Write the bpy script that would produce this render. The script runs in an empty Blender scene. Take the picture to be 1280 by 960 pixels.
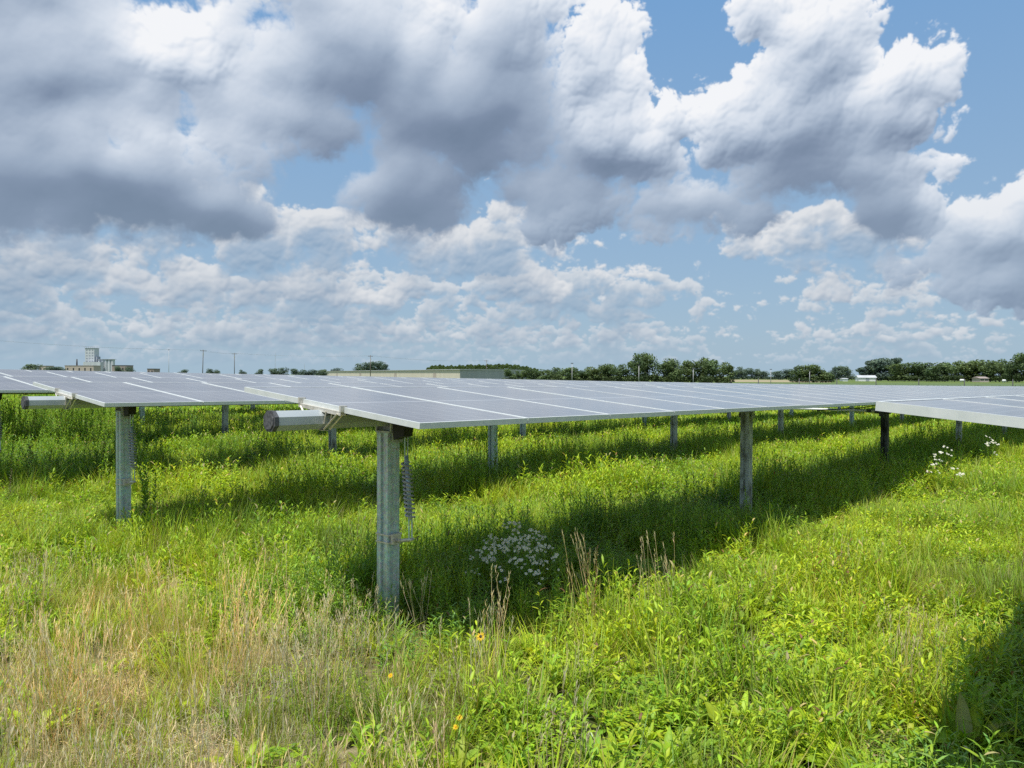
import bpy, bmesh, random
import math as m_
import numpy as np
from mathutils import Vector, Matrix, Euler
random.seed(7); rng = np.random.default_rng(11)
scene = bpy.context.scene
COL = scene.collection
R = m_.radians
# ------------------------------------------------------------------ frame of the place: +Y is the way the camera looks, +X right
CAM_H = 1.85
PHI = R(41.2)                                  # heading of the tracker rows, clockwise from +Y
AX = (m_.sin(PHI), m_.cos(PHI)); PR = (-m_.cos(PHI), m_.sin(PHI))
SUN_EL = 69.0
SUN_AZ = m_.degrees(m_.atan2(-.58, -.81))      # bearing of the sun, clockwise from +Y
SUN_ROT = SUN_AZ
AIR_TINT = (1.0, 1.0, 1.0)

def build_camera():
    cam = bpy.data.cameras.new('camera'); co = bpy.data.objects.new('camera', cam); COL.objects.link(co)
    cam.sensor_width = 36; cam.lens = 982 / 1280 * 36
    cam.clip_start = .05; cam.clip_end = 20000
    pitch = m_.atan(11 / 982)
    Mx = Matrix.Rotation(R(90) - pitch, 4, 'X')
    co.matrix_world = Matrix.Translation((0, 0, CAM_H)) @ Mx @ Matrix.Rotation(R(.25), 4, 'Z')
    scene.camera = co
def build_sun():
    l = bpy.data.lights.new('sun', 'SUN'); o = bpy.data.objects.new('sun', l); COL.objects.link(o)
    l.energy = 5.0; l.angle = R(.53); l.color = (1.0, .955, .88)
    e, a = R(SUN_EL), R(SUN_AZ)
    d = Vector((m_.sin(a) * m_.cos(e), m_.cos(a) * m_.cos(e), m_.sin(e)))
    o.rotation_euler = d.to_track_quat('Z', 'Y').to_euler()
    o.location = (0, 0, 30)
def build_render():
    scene.view_settings.view_transform = 'Standard'; scene.view_settings.look = 'None'
    scene.view_settings.exposure = 0; scene.view_settings.gamma = 1
    scene.cycles.max_bounces = 6; scene.cycles.diffuse_bounces = 3; scene.cycles.glossy_bounces = 3
    scene.cycles.transmission_bounces = 4; scene.cycles.transparent_max_bounces = 8
    scene.cycles.use_denoising = False; scene.cycles.denoiser = 'OPENIMAGEDENOISE'
    scene.cycles.denoising_input_passes = 'RGB_ALBEDO_NORMAL'; scene.cycles.denoising_prefilter = 'ACCURATE'
# ------------------------------------------------------------------ cumulus field, computed as a function of bearing and elevation
def _hash(ix, iy, seed):
    h = (ix.astype(np.int64) * 374761393 + iy.astype(np.int64) * 668265263 + seed * 1442695041) & 0xFFFFFFFF
    h = ((h ^ (h >> 13)) * 1274126177) & 0xFFFFFFFF
    h = (h ^ (h >> 16)) * 2246822519 & 0xFFFFFFFF
    return ((h ^ (h >> 15)) & 0xFFFFFF).astype(np.float32) / np.float32(0xFFFFFF)
def perlin(x, y, seed=0):
    x0 = np.floor(x); y0 = np.floor(y); fx = (x - x0).astype(np.float32); fy = (y - y0).astype(np.float32)
    u = fx * fx * fx * (fx * (fx * 6 - 15) + 10); v = fy * fy * fy * (fy * (fy * 6 - 15) + 10)
    def g(i, j):
        a = _hash(x0 + i, y0 + j, seed) * np.float32(6.2831853)
        return np.cos(a) * (fx - i) + np.sin(a) * (fy - j)
    a = g(0, 0); b = g(1, 0); c = g(0, 1); d = g(1, 1)
    return ((a + (b - a) * u) * (1 - v) + (c + (d - c) * u) * v) * 1.5
def fbm(x, y, octv, rough=.5, seed=0):
    s = 0; a = 1.0; t = 0; f = 1.0
    for k in range(octv):
        s = s + a * perlin(x * f + 17.3 * k, y * f - 9.1 * k, seed + k); t += a; a *= rough; f *= 2.03
    return s / t
def worley(x, y, seed=0):
    x0 = np.floor(x); y0 = np.floor(y); best = np.full(x.shape, 9., np.float32)
    for i in (-1, 0, 1):
        for j in (-1, 0, 1):
            cx = x0 + i; cy = y0 + j
            d = (cx + _hash(cx, cy, seed) - x) ** 2 + (cy + _hash(cx, cy, seed + 91) - y) ** 2
            best = np.minimum(best, d)
    return np.sqrt(best)
def puffs(x, y, octv, rough=.5, seed=0):
    s = 0; a = 1.0; t = 0; f = 1.0
    for k in range(octv):
        s = s + a * np.maximum(1 - worley(x * f + 3.7 * k, y * f + 5.1 * k, seed + 7 * k) ** 2 * 1.25, 0); t += a; a *= rough; f *= 2.1
    return s / t
def sm(v, a, b):
    t = np.clip((v - a) / (b - a), 0, 1); return t * t * (3 - 2 * t)
def blur(a, rx, ry):
    def b1(a, r, ax):
        r = int(max(1, r))
        for _ in range(3):
            p = np.concatenate([np.repeat(np.take(a, [0], ax), r + 1, ax), a, np.repeat(np.take(a, [-1], ax), r, ax)], ax)
            c = np.cumsum(p.astype(np.float64), ax)
            n = a.shape[ax]
            hi = np.take(c, np.arange(2 * r + 1, 2 * r + 1 + n), ax); lo = np.take(c, np.arange(0, n), ax)
            a = ((hi - lo) / (2 * r + 1)).astype(np.float32)
        return a
    return b1(b1(a, rx, 1), ry, 0)
def gxy(x, y):
    a = m_.atan((x - 640) / 982)
    return m_.degrees(a), m_.degrees(m_.atan((469 - y) / 982 * m_.cos(a)))
BIG = [  # a cumulus mass each: bearing and elevation (as seen in a 1280-wide view), radii, weight
    (40, 80, 215, 125, 1.0), (60, 222, 300, 80, 1.15), (255, 262, 100, 48, .95), (225, 70, 112, 56, .85), (300, 150, 90, 70, .85),
    (-160, 60, 260, 200, 1.0), (20, -40, 150, 110, .9),
    (450, 75, 180, 110, 1.1), (575, 145, 170, 88, 1.25), (515, 240, 105, 80, 1.05), (625, 60, 96, 120, .95), (400, 5, 90, 80, .8), (400, 150, 100, 60, .8),
    (752, 95, 60, 92, 1.05), (770, 185, 108, 78, 1.0), (715, 238, 112, 62, .9), (850, 258, 110, 42, .8), (690, 275, 60, 34, .6),
    (935, 155, 82, 70, 1.0), (1018, 62, 78, 84, 1.0), (1000, 165, 128, 86, 1.05), (1120, 96, 62, 46, .95), (1080, 150, 90, 64, .85), (1095, 215, 90, 52, .72),
    (1112, 262, 62, 42, .95), (950, 12, 40, 34, .8), (930, 272, 80, 34, .65),
    (1250, 296, 92, 60, .95), (1330, 285, 110, 76, 1.0), (1195, 325, 80, 40, .6), (1260, 345, 110, 40, .7),
    (480, -260, 420, 150, 1.0), (-300, -260, 300, 160, 1.0)]
TONE = [  # brightness bias of single masses
    (90, 245, 260, 60, -.30), (250, 280, 110, 34, -.24), (570, 165, 160, 75, -.30), (530, 262, 110, 60, -.22), (60, 70, 190, 90, -.10), (430, 60, 150, 90, -.10),
    (225, 65, 80, 45, .36), (240, 185, 110, 26, .16), (120, 165, 120, 30, .08), (540, 25, 45, 40, .25), (775, 85, 60, 100, .30), (770, 130, 60, 60, .12), (730, 222, 110, 40, -.16), (850, 275, 130, 30, -.12), (690, 60, 30, 90, -.10),
    (900, 120, 60, 50, .24), (1000, 40, 80, 60, .18), (1125, 84, 50, 32, .30), (1030, 190, 120, 60, -.06), (950, 220, 120, 50, -.08), (1100, 270, 80, 40, -.20), (1230, 245, 90, 36, .20), (1240, 330, 120, 50, -.10)]
def cloud_layers(A, E, dpp):
    """A, E in degrees (rows = elevation rising with the row index); returns premultiplied colour and coverage"""
    wx = fbm(A * .30, E * .30, 6, .5, 3) * 1.1; wy = fbm(A * .30 + 50, E * .30 + 20, 6, .5, 5) * .9
    a_, e_ = A + wx, E + wy
    u = np.full(A.shape, -3., np.float32)
    for (x, y, rx, ry, wt) in BIG:
        a, e = gxy(x, y); d = np.sqrt(((a_ - a) / (rx / 982 * 57.3)) ** 2 + ((e_ - e) / (ry / 982 * 57.3)) ** 2)
        b = (1 - d) * wt; k = .16; h = np.clip(.5 + .5 * (u - b) / k, 0, 1)
        u = b + (u - b) * h + k * h * (1 - h)
    far = sm(np.abs(A), 40, 52); hi = sm(E, 27, 33)
    g = fbm(A * .045, E * .075, 3, .5, 40) * 1.4 + .05
    u = u + (g - u) * np.maximum(far, hi) * sm(E, 4, 12) - far * (1 - sm(E, 4, 12)) * .5
    tone = np.zeros_like(u)
    for (x, y, rx, ry, t) in TONE:
        a, e = gxy(x, y)
        tone += t * np.exp(-(((a_ * .7 + A * .3 - a) / (rx / 982 * 57.3)) ** 2 + ((e_ * .7 + E * .3 - e) / (ry / 982 * 57.3)) ** 2))
    pf = puffs(a_ * .40, e_ * .42, 6, .60, 21)
    n = fbm(A * .22, E * .26, 8, .56, 60)
    sft = np.maximum(sm(tone, .0, -.2), .75 * sm(A, 4, -2) * sm(tone, .16, .02))                          # rainier, softer masses
    D = u * .98 - .28 + .08 * sm(A, 5, 1) + (pf - .40) * (.85 - .40 * sft) + n * (.30 + .20 * sft)
    al = sm(D, .0, .11 + .30 * sft)
    # inflate the silhouette and light it from above, a little from the left and from behind the viewer
    thick = blur(np.clip(D, 0, 1.2), .9 / dpp, .9 / dpp)
    H = np.sqrt(np.clip(D, 0, 2)) * 1.5 + thick * 1.3 + (pf - .4) * (1.7 - 1.4 * sft) + n * .2
    def lam(H, scale, lx, ly, lz):
        gy, gx = np.gradient(H, dpp, dpp); gx *= scale; gy *= scale
        return (-gx * lx - gy * ly + lz) / np.sqrt(gx * gx + gy * gy + 1)
    l1 = lam(blur(H, .08 / dpp, .08 / dpp), .27, -.32, .62, .70)
    l2 = lam(blur(H, .5 / dpp, .5 / dpp), .9, -.25, .75, .60)
    # cloud standing above a point shades it
    c = np.clip(D, 0, .9); rows = []
    acc = np.zeros_like(c)
    dec = m_.exp(-dpp / 3.2); run = np.zeros(c.shape[1], np.float32)
    for r in range(c.shape[0] - 1, -1, -1):
        acc[r] = run; run = run * dec + c[r] * dpp
    acc = blur(acc, .6 / dpp, .25 / dpp)
    occ = 1 - np.exp(-acc * .85)
    edge = .35 + .65 * np.exp(-acc * .55)
    br = .285 + .075 * sm(A, 5, -3) + .45 * (l1 - .55) * (1 - .6 * sft) * edge + .42 * (l2 - .35) + .42 * (1 - occ) - .06 * occ + np.where(tone > 0, .62, .80) * tone
    br += (1 - sm(D, .0, .35)) * .06 + fbm(A * .5, E * .7, 5, .5, 77) * .05
    stops = np.array([0, .18, .36, .54, .72, .88, 1.0])
    cols = np.array([(.165, .225, .325), (.215, .28, .395), (.33, .41, .535), (.48, .56, .68), (.66, .725, .82), (.79, .83, .895), (.90, .915, .945)])
    br = np.clip(br, 0, 1)
    C = np.stack([np.interp(br, stops, cols[:, k]) for k in range(3)], -1).astype(np.float32)
    hz = (sm(E, 17, 5) * .30)[..., None]
    C = C * (1 - hz) + np.array((.33, .44, .56), np.float32) * hz
    outC = np.zeros_like(C); outA = np.zeros_like(al)
    def band(fx, fy, seed, e0, e1, cov, hz, lift, warp):
        x = (A + wx * warp) * fx + seed; y = (E + wy * warp) * fy + seed * .37
        p = puffs(x * .72, y * .72, 5, .58, seed); nn = fbm(x * .45, y * .6, 6, .52, seed + 3)
        reg = fbm(A * .07 + seed, E * .11, 3, .5, seed + 9)
        win = sm(E, *e0) * (1 - sm(E, *e1)); left = sm(A, 0, 12)
        d = (p - .42) * 1.0 + nn * .60 + reg * .75 - (1 - win) * .9 + cov - left * .36
        up = np.zeros_like(d); k = max(1, int(.55 / fy / dpp)); up[:-k] = d[k:]
        base = sm(up, .05, .55)                                 # cloud overhead: the shaded underside
        al = sm(d, .0, .16 + .34 * base) * (1 - .35 * base)
        l = lam(blur(np.sqrt(np.clip(d, 0, 2)) + p * .8, .05 / dpp, .05 / dpp), .28 / fx, -.3, .7, .62)
        run = np.zeros(d.shape[1], np.float32); ac = np.zeros_like(d); dec = m_.exp(-dpp * fy * .8)
        for r in range(d.shape[0] - 1, -1, -1):
            ac[r] = run; run = run * dec + np.clip(d[r], 0, .6) * dpp * fy
        b = np.clip(.20 + .45 * (l - .45) + .72 * np.exp(-ac * 3.2) - .20 * base + lift, 0, 1)[..., None]
        lo = np.array((.22, .315, .45), np.float32); hi_ = np.array((.87, .86, .86), np.float32)
        c = lo * (1 - b) + hi_ * b
        c = c * (1 - hz) + np.array((.34, .465, .59), np.float32) * hz
        return c, al * (1 - hz * .25)
    def over(c, a):
        nonlocal outC, outA
        outC = outC * (1 - a[..., None]) + c * a[..., None]; outA = outA * (1 - a) + a
    over(*band(1.25, 2.1, 13, (.2, 1.0), (3.0, 5.0), .06, .55, .02, .15))
    over(*band(.74, 1.05, 29, (1.2, 2.6), (6.0, 9.0), .07, .36, .0, .4))
    over(*band(.40, .50, 57, (3.6, 5.6), (9.5, 13.5), .06, .20, .02, .7))
    over(C, al)
    return outC, outA

def cloud_image(name, a0, a1, e0, e1, w, h):
    ds = (a1 - a0) / w
    A, E = np.meshgrid(np.linspace(a0, a1, w, dtype=np.float32), np.linspace(e0, e1, h, dtype=np.float32))
    c, a = cloud_layers(A, E, (e1 - e0) / h)
    px = np.dstack([c, a]).astype(np.float32)
    return px
# ------------------------------------------------------------------ world node tree
def build_world():
    w = bpy.data.worlds.new("World"); scene.world = w; w.use_nodes = True
    nt = w.node_tree; nt.nodes.clear(); N = nt.nodes; L = nt.links
    def field(name, a0, a1, e0, e1, wd, h):
        px = cloud_image(name, a0, a1, e0, e1, wd, h)
        im = bpy.data.images.new(name, wd, h, alpha=True, float_buffer=True)
        im.colorspace_settings.name = 'Non-Color'; im.alpha_mode = 'CHANNEL_PACKED'
        im.pixels.foreach_set(px.ravel()); im.update(); im.pack()
        return im
    def math(op, *a, clamp=False):
        n = N.new('ShaderNodeMath'); n.operation = op; n.use_clamp = clamp
        for i, v in enumerate(a):
            if hasattr(v, 'is_linked'): L.new(v, n.inputs[i])
            else: n.inputs[i].default_value = v
        return n.outputs[0]
    def mapr(v, a, b, o0=0., o1=1., smooth=True):
        n = N.new('ShaderNodeMapRange'); n.interpolation_type = 'SMOOTHSTEP' if smooth else 'LINEAR'
        L.new(v, n.inputs[0])
        for i, x in zip((1, 2, 3, 4), (a, b, o0, o1)): n.inputs[i].default_value = x
        return n.outputs[0]
    def mix(f, a, b, mode='MIX'):
        n = N.new('ShaderNodeMix'); n.data_type = 'RGBA'; n.blend_type = mode
        for s, v in ((n.inputs[0], f), (n.inputs[6], a), (n.inputs[7], b)):
            if hasattr(v, 'is_linked'): L.new(v, s)
            elif isinstance(v, tuple): s.default_value = (*v, 1)
            else: s.default_value = v
        return n.outputs[2]
    tc = N.new('ShaderNodeTexCoord'); sp = N.new('ShaderNodeSeparateXYZ'); L.new(tc.outputs['Generated'], sp.inputs[0])
    x, y, z = sp.outputs
    A = math('MULTIPLY', math('ARCTAN2', x, y), 57.29578)
    Ee = math('MULTIPLY', math('ARCSINE', math('MINIMUM', math('MAXIMUM', z, -1.), 1.)), 57.29578)
    def look(im, a0, a1, e0, e1):
        c = N.new('ShaderNodeCombineXYZ')
        L.new(mapr(A, a0, a1, smooth=False), c.inputs[0]); L.new(mapr(Ee, e0, e1, smooth=False), c.inputs[1])
        t = N.new('ShaderNodeTexImage'); t.image = im; t.extension = 'EXTEND'; t.interpolation = 'Cubic'
        L.new(c.outputs[0], t.inputs[0]); return t.outputs
    near = look(field('cumulus_ahead', -42, 42, -1, 31, 1680, 640), -42, 42, -1, 31)
    rest = look(field('cumulus_around', -180, 180, -1, 90, 540, 182), -180, 180, -1, 90)
    inside = math('MULTIPLY', mapr(math('ABSOLUTE', A), 41.5, 39.5), mapr(Ee, 30.5, 28.5))
    cc = mix(inside, rest[0], near[0])
    n = N.new('ShaderNodeMix'); L.new(inside, n.inputs[0]); L.new(rest[1], n.inputs[2]); L.new(near[1], n.inputs[3]); al = n.outputs[0]
    sk = N.new('ShaderNodeTexSky'); sk.sky_type = 'NISHITA'; sk.sun_disc = False
    sk.sun_elevation = R(SUN_EL); sk.sun_rotation = R(SUN_ROT)
    sk.air_density = 1.0; sk.dust_density = 1.0; sk.ozone_density = 2.0
    K = 10.0                                                  # the Background runs at strength 0.1
    haze = mix(mapr(Ee, -1., 25., smooth=False), (3.75, 5.2, 6.5), (2.0, 4.05, 7.1))
    air = mix(.8, sk.outputs[0], haze)
    kk = mix(1.0, cc, (K, K, K), 'MULTIPLY')
    back = mix(al, air, (0., 0., 0.))
    col = mix(1.0, back, kk, 'ADD')
    col = mix(mapr(Ee, 3.2, -.8, 0., .8), col, (3.75, 5.15, 6.35))
    bg = N.new('ShaderNodeBackground'); L.new(col, bg.inputs[0]); bg.inputs[1].default_value = .1
    out = N.new('ShaderNodeOutputWorld'); L.new(bg.outputs[0], out.inputs[0])
    try: w.cycles.sampling_method = 'MANUAL'; w.cycles.sample_map_resolution = 512
    except Exception: pass

# ------------------------------------------------------------------ ground shape
OX, OY = -.555, 4.637
def tp(x, y):
    dx, dy = x - OX, y - OY
    return dx * AX[0] + dy * AX[1], dx * PR[0] + dy * PR[1]
def xy(t, p): return OX + t * AX[0] + p * PR[0], OY + t * AX[1] + p * PR[1]
RISE_P = [-40, 0, 4.5, 8.94, 13.41, 17.88, 22.35, 60]; RISE_H = [0, 0, 0, .055, .17, .245, .25, .25]
def rise(p): return np.interp(p, RISE_P, RISE_H)
def ground(x, y):
    t, p = tp(np.asarray(x, float), np.asarray(y, float))
    tc = np.clip(t, -12, 66)
    return -.0085 * tc + rise(p) * (1 - tc / 45)
def gz(x, y): return float(ground(x, y))

# ------------------------------------------------------------------ materials
def material(name, build):
    m = bpy.data.materials.new(name); m.use_nodes = True
    nt = m.node_tree; nt.nodes.clear()
    o = nt.nodes.new('ShaderNodeOutputMaterial'); s = build(nt, nt.nodes, nt.links); nt.links.new(s, o.inputs[0])
    return m
def princ(N, L, col, rough=.6, metal=0., spec=.4):
    b = N.new('ShaderNodeBsdfPrincipled')
    if hasattr(col, 'is_linked'): L.new(col, b.inputs['Base Color'])
    else: b.inputs['Base Color'].default_value = (*col, 1)
    if hasattr(rough, 'is_linked'): L.new(rough, b.inputs['Roughness'])
    else: b.inputs['Roughness'].default_value = rough
    b.inputs['Metallic'].default_value = metal; b.inputs['Specular IOR Level'].default_value = spec
    return b
def nz(N, L, scale, detail=4, coord='Object', rough=.55, stretch=None):
    tc = N.new('ShaderNodeTexCoord'); n = N.new('ShaderNodeTexNoise')
    n.inputs['Scale'].default_value = scale; n.inputs['Detail'].default_value = detail; n.inputs['Roughness'].default_value = rough
    if coord == 'World':
        g = N.new('ShaderNodeNewGeometry'); src = g.outputs['Position']
    else: src = tc.outputs[coord]
    if stretch:
        mp = N.new('ShaderNodeMapping'); mp.inputs['Scale'].default_value = stretch; L.new(src, mp.inputs[0]); src = mp.outputs[0]
    L.new(src, n.inputs['Vector']); return n.outputs['Fac']
def ramp(N, L, f, pts):
    n = N.new('ShaderNodeValToRGB'); L.new(f, n.inputs[0]); cr = n.color_ramp
    while len(cr.elements) < len(pts): cr.elements.new(.5)
    for e, (p, c) in zip(cr.elements, pts): e.position = p; e.color = (*c, 1)
    return n.outputs[0]
def mat_noise(name, c0, c1, scale=6, rough=.6, metal=0., spec=.4, detail=5, bump=0., stretch=None, lo=.3, hi=.7):
    def b(nt, N, L):
        f = nz(N, L, scale, detail, stretch=stretch); p = princ(N, L, ramp(N, L, f, [(lo, c0), (hi, c1)]), rough, metal, spec)
        if bump:
            bp = N.new('ShaderNodeBump'); bp.inputs['Strength'].default_value = bump; bp.inputs['Distance'].default_value = .01
            L.new(f, bp.inputs['Height']); L.new(bp.outputs[0], p.inputs['Normal'])
        return p.outputs[0]
    return material(name, b)
M = {}
def build_materials():
    def galv(dark):
        def b(nt, N, L):
            f = nz(N, L, 26, 5, rough=.65); g = nz(N, L, 2.2, 4, stretch=(1, 1, .35))
            v = N.new('ShaderNodeTexVoronoi'); v.inputs['Scale'].default_value = 60
            tc = N.new('ShaderNodeTexCoord'); L.new(tc.outputs['Object'], v.inputs['Vector'])
            c1 = ramp(N, L, f, [(.3, (.205 * dark, .26 * dark, .26 * dark)), (.7, (.31 * dark, .375 * dark, .368 * dark))])
            mx = N.new('ShaderNodeMix'); mx.data_type = 'RGBA'; mx.blend_type = 'MULTIPLY'; mx.inputs[0].default_value = .55
            L.new(c1, mx.inputs[6]); L.new(ramp(N, L, g, [(.35, (.62, .62, .58)), (.65, (1, 1, 1))]), mx.inputs[7])
            m2 = N.new('ShaderNodeMix'); m2.data_type = 'RGBA'; m2.blend_type = 'MULTIPLY'; m2.inputs[0].default_value = .25
            L.new(mx.outputs[2], m2.inputs[6]); L.new(v.outputs['Color'], m2.inputs[7])
            sp = N.new('ShaderNodeSeparateXYZ'); L.new(tc.outputs['Object'], sp.inputs[0])
            mr = N.new('ShaderNodeMapRange'); L.new(sp.outputs[2], mr.inputs[0]); mr.inputs[1].default_value = .55; mr.inputs[2].default_value = .05
            mu = N.new('ShaderNodeMath'); mu.operation = 'MULTIPLY'; L.new(mr.outputs[0], mu.inputs[0]); L.new(ramp(N, L, nz(N, L, 18, 5, rough=.7), [(.42, (0, 0, 0)), (.62, (.75, .75, .75))]), mu.inputs[1])
            st = nz(N, L, 9, 5, rough=.6, stretch=(3, 3, .12)); m4 = N.new('ShaderNodeMix'); m4.data_type = 'RGBA'; m4.blend_type = 'MULTIPLY'; m4.inputs[0].default_value = .5
            L.new(m2.outputs[2], m4.inputs[6]); L.new(ramp(N, L, st, [(.4, (.6, .6, .58)), (.6, (1.15, 1.15, 1.15))]), m4.inputs[7])
            m3 = N.new('ShaderNodeMix'); m3.data_type = 'RGBA'; L.new(mu.outputs[0], m3.inputs[0]); L.new(m4.outputs[2], m3.inputs[6]); m3.inputs[7].default_value = (.16, .13, .085, 1)
            p = princ(N, L, m3.outputs[2], .5, .25, .5); return p.outputs[0]
        return b
    M['galv'] = material('galvanised_steel', galv(2.45))
    def stained(nt, N, L):
        f = nz(N, L, 7, 7, rough=.7, stretch=(1, 1, .45)); s = nz(N, L, 30, 4)
        c = ramp(N, L, f, [(.33, (.07, .07, .055)), (.42, (.24, .25, .21)), (.52, (.46, .50, .46)), (.8, (.58, .62, .57))])
        return princ(N, L, c, .7, .1, .3).outputs[0]
    M['galv_stained'] = material('weathered_galvanised_steel', stained)
    M['tube'] = mat_noise('galvanised_tube', (.36, .40, .41), (.48, .52, .53), 5, .45, .2, .5, 6, stretch=(.4, 1, 1))
    M['galv_black'] = mat_noise('blackened_steel', (.018, .018, .016), (.16, .17, .155), 7, .7, .1, .3, 7, 0., (1, 1, .4), .42, .72)
    M['galv_dark'] = mat_noise('dark_steel', (.05, .055, .05), (.10, .105, .095), 20, .6, .3)  # dark steel of the gearboxes and shaft joints
    M['alu'] = mat_noise('anodised_aluminium', (.58, .62, .605), (.68, .71, .695), 14, .5, .1, .4)
    M['bracket'] = mat_noise('zinc_plated_bracket', (.50, .47, .40), (.72, .69, .62), 30, .45, .4)
    M['cap'] = mat_noise('grey_plastic_cap', (.035, .037, .04), (.13, .135, .14), 55, .7, 0, .3, 6)
    M['black'] = mat_noise('black_rubber', (.012, .012, .012), (.03, .03, .03), 20, .65)
    M['spring'] = mat_noise('spring_steel', (.30, .30, .32), (.48, .48, .50), 40, .4, .4)
    def cells(nt, N, L):
        tc = N.new('ShaderNodeTexCoord'); sp = N.new('ShaderNodeSeparateXYZ'); L.new(tc.outputs['Object'], sp.inputs[0])
        def math(op, *a):
            n = N.new('ShaderNodeMath'); n.operation = op
            for i, v in enumerate(a):
                if hasattr(v, 'is_linked'): L.new(v, n.inputs[i])
                else: n.inputs[i].default_value = v
            return n.outputs[0]
        def line(c, period, half, shift=0.):
            f = math('FRACT', math('DIVIDE', math('ADD', c, shift), period))
            d = math('ABSOLUTE', math('SUBTRACT', f, .5)); return math('GREATER_THAN', d, .5 - half / period)
        cx, cy = sp.outputs[0], sp.outputs[1]
        lx = line(cx, .1583, .0016, -.02); ly = line(cy, .0795, .0011, -.022)
        bx = line(cx, .1583 / 5, .0007, -.02 + .0158)
        mid = math('LESS_THAN', math('ABSOLUTE', math('SUBTRACT', cy, .99)), .010)
        g = math('MAXIMUM', math('MAXIMUM', lx, ly), mid); g2 = math('MAXIMUM', math('MULTIPLY', g, .8), math('MULTIPLY', bx, .35))
        f = nz(N, L, 1.3, 4); fd = nz(N, L, 40, 3)
        info = N.new('ShaderNodeObjectInfo')
        c = ramp(N, L, info.outputs['Random'], [(0, (.036, .038, .052)), (1, (.050, .052, .066))])
        mx = N.new('ShaderNodeMix'); mx.data_type = 'RGBA'; L.new(g2, mx.inputs[0]); L.new(c, mx.inputs[6]); mx.inputs[7].default_value = (.52, .54, .56, 1)
        dust = N.new('ShaderNodeMix'); dust.data_type = 'RGBA'; L.new(ramp(N, L, f, [(.3, (.24, .24, .24)), (.75, (.36, .36, .36))]), dust.inputs[0])
        L.new(mx.outputs[2], dust.inputs[6]); dust.inputs[7].default_value = (.58, .575, .575, 1)
        spot = N.new('ShaderNodeMix'); spot.data_type = 'RGBA'; L.new(ramp(N, L, nz(N, L, 7.5, 2, 'World'), [(.735, (0, 0, 0)), (.765, (.55, .55, .55))]), spot.inputs[0])
        L.new(dust.outputs[2], spot.inputs[6]); spot.inputs[7].default_value = (.66, .65, .60, 1)
        ro = N.new('ShaderNodeMapRange'); L.new(f, ro.inputs[0]); ro.inputs[3].default_value = .10; ro.inputs[4].default_value = .22
        p = princ(N, L, spot.outputs[2], ro.outputs[0], 0, .42)
        return p.outputs[0]
    M['cells'] = material('solar_cells_under_glass', cells)
    M['backsheet'] = mat_noise('panel_backsheet', (.03, .03, .03), (.045, .045, .045), 5, .7)
    # plants: colour comes from a mesh attribute, varied by place and by plant
    def leaf(tr, gloss, vary=1.0):
        def b(nt, N, L):
            at = N.new('ShaderNodeAttribute'); at.attribute_name = 'col'
            info = N.new('ShaderNodeObjectInfo')
            f = nz(N, L, .55, 3, 'World')
            r1 = ramp(N, L, f, [(.3, (.66, .78, .9)), (.5, (1, 1, 1)), (.72, (1.28, 1.15, .9))])
            r2 = ramp(N, L, info.outputs['Random'], [(0, (.78, .82, .9)), (.5, (1, 1, 1)), (1, (1.22, 1.12, .95))])
            m1 = N.new('ShaderNodeMix'); m1.data_type = 'RGBA'; m1.blend_type = 'MULTIPLY'; m1.inputs[0].default_value = vary
            L.new(at.outputs['Color'], m1.inputs[6]); L.new(r1, m1.inputs[7])
            m2 = N.new('ShaderNodeMix'); m2.data_type = 'RGBA'; m2.blend_type = 'MULTIPLY'; m2.inputs[0].default_value = vary
            L.new(m1.outputs[2], m2.inputs[6]); L.new(r2, m2.inputs[7])
            p = princ(N, L, m2.outputs[2], .5, 0, gloss)
            t = N.new('ShaderNodeBsdfTranslucent')
            tm = N.new('ShaderNodeMix'); tm.data_type = 'RGBA'; tm.blend_type = 'MULTIPLY'; tm.inputs[0].default_value = 1
            L.new(m2.outputs[2], tm.inputs[6]); tm.inputs[7].default_value = (1.25, 1.15, .6, 1); L.new(tm.outputs[2], t.inputs[0])
            ms = N.new('ShaderNodeMixShader'); ms.inputs[0].default_value = tr
            L.new(p.outputs[0], ms.inputs[1]); L.new(t.outputs[0], ms.inputs[2]); return ms.outputs[0]
        return b
    M['plant'] = material('meadow_leaf', leaf(.36, .36)); M['crown'] = material('tree_foliage', leaf(.22, .1, .7))
    M['petal'] = material('petal', leaf(.35, .2, .0))
    M['bark'] = mat_noise('bark', (.05, .04, .03), (.11, .09, .07), 8, .9)
    M['wood'] = mat_noise('weathered_pole_wood', (.10, .085, .07), (.18, .16, .14), 8, .9)
    M['palepole'] = mat_noise('pale_steel_pole', (.40, .40, .40), (.52, .52, .52), 6, .6)
    M['wire'] = mat_noise('wire', (.2, .22, .24), (.28, .3, .32), 3, .6)
    M['beige'] = mat_noise('beige_metal_cladding', (.60, .545, .44), (.68, .62, .51), .4, .7, stretch=(1, 1, .1))
    M['shadewall'] = mat_noise('shade_side_cladding', (.32, .335, .335), (.39, .405, .405), .4, .7, stretch=(1, 1, .1))  # end wall cladding, its shade painted in as grey
    M['roofpale'] = mat_noise('pale_metal_roof', (.42, .44, .45), (.52, .54, .55), .3, .5)
    M['concrete'] = mat_noise('pale_concrete', (.44, .47, .50), (.58, .61, .63), .25, .8, stretch=(1, 1, .3))  # elevator concrete paled and blued, distance haze put into the colour
    M['concrete_dark'] = mat_noise('grey_concrete', (.26, .29, .33), (.34, .37, .41), .3, .8)
    M['tanwall'] = mat_noise('tan_brick', (.42, .36, .30), (.50, .43, .37), .5, .8)
    M['brownwall'] = mat_noise('brown_brick', (.28, .23, .21), (.35, .29, .26), .5, .8)
    M['white'] = mat_noise('white_paint', (.72, .73, .72), (.80, .80, .79), 2, .6)
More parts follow.
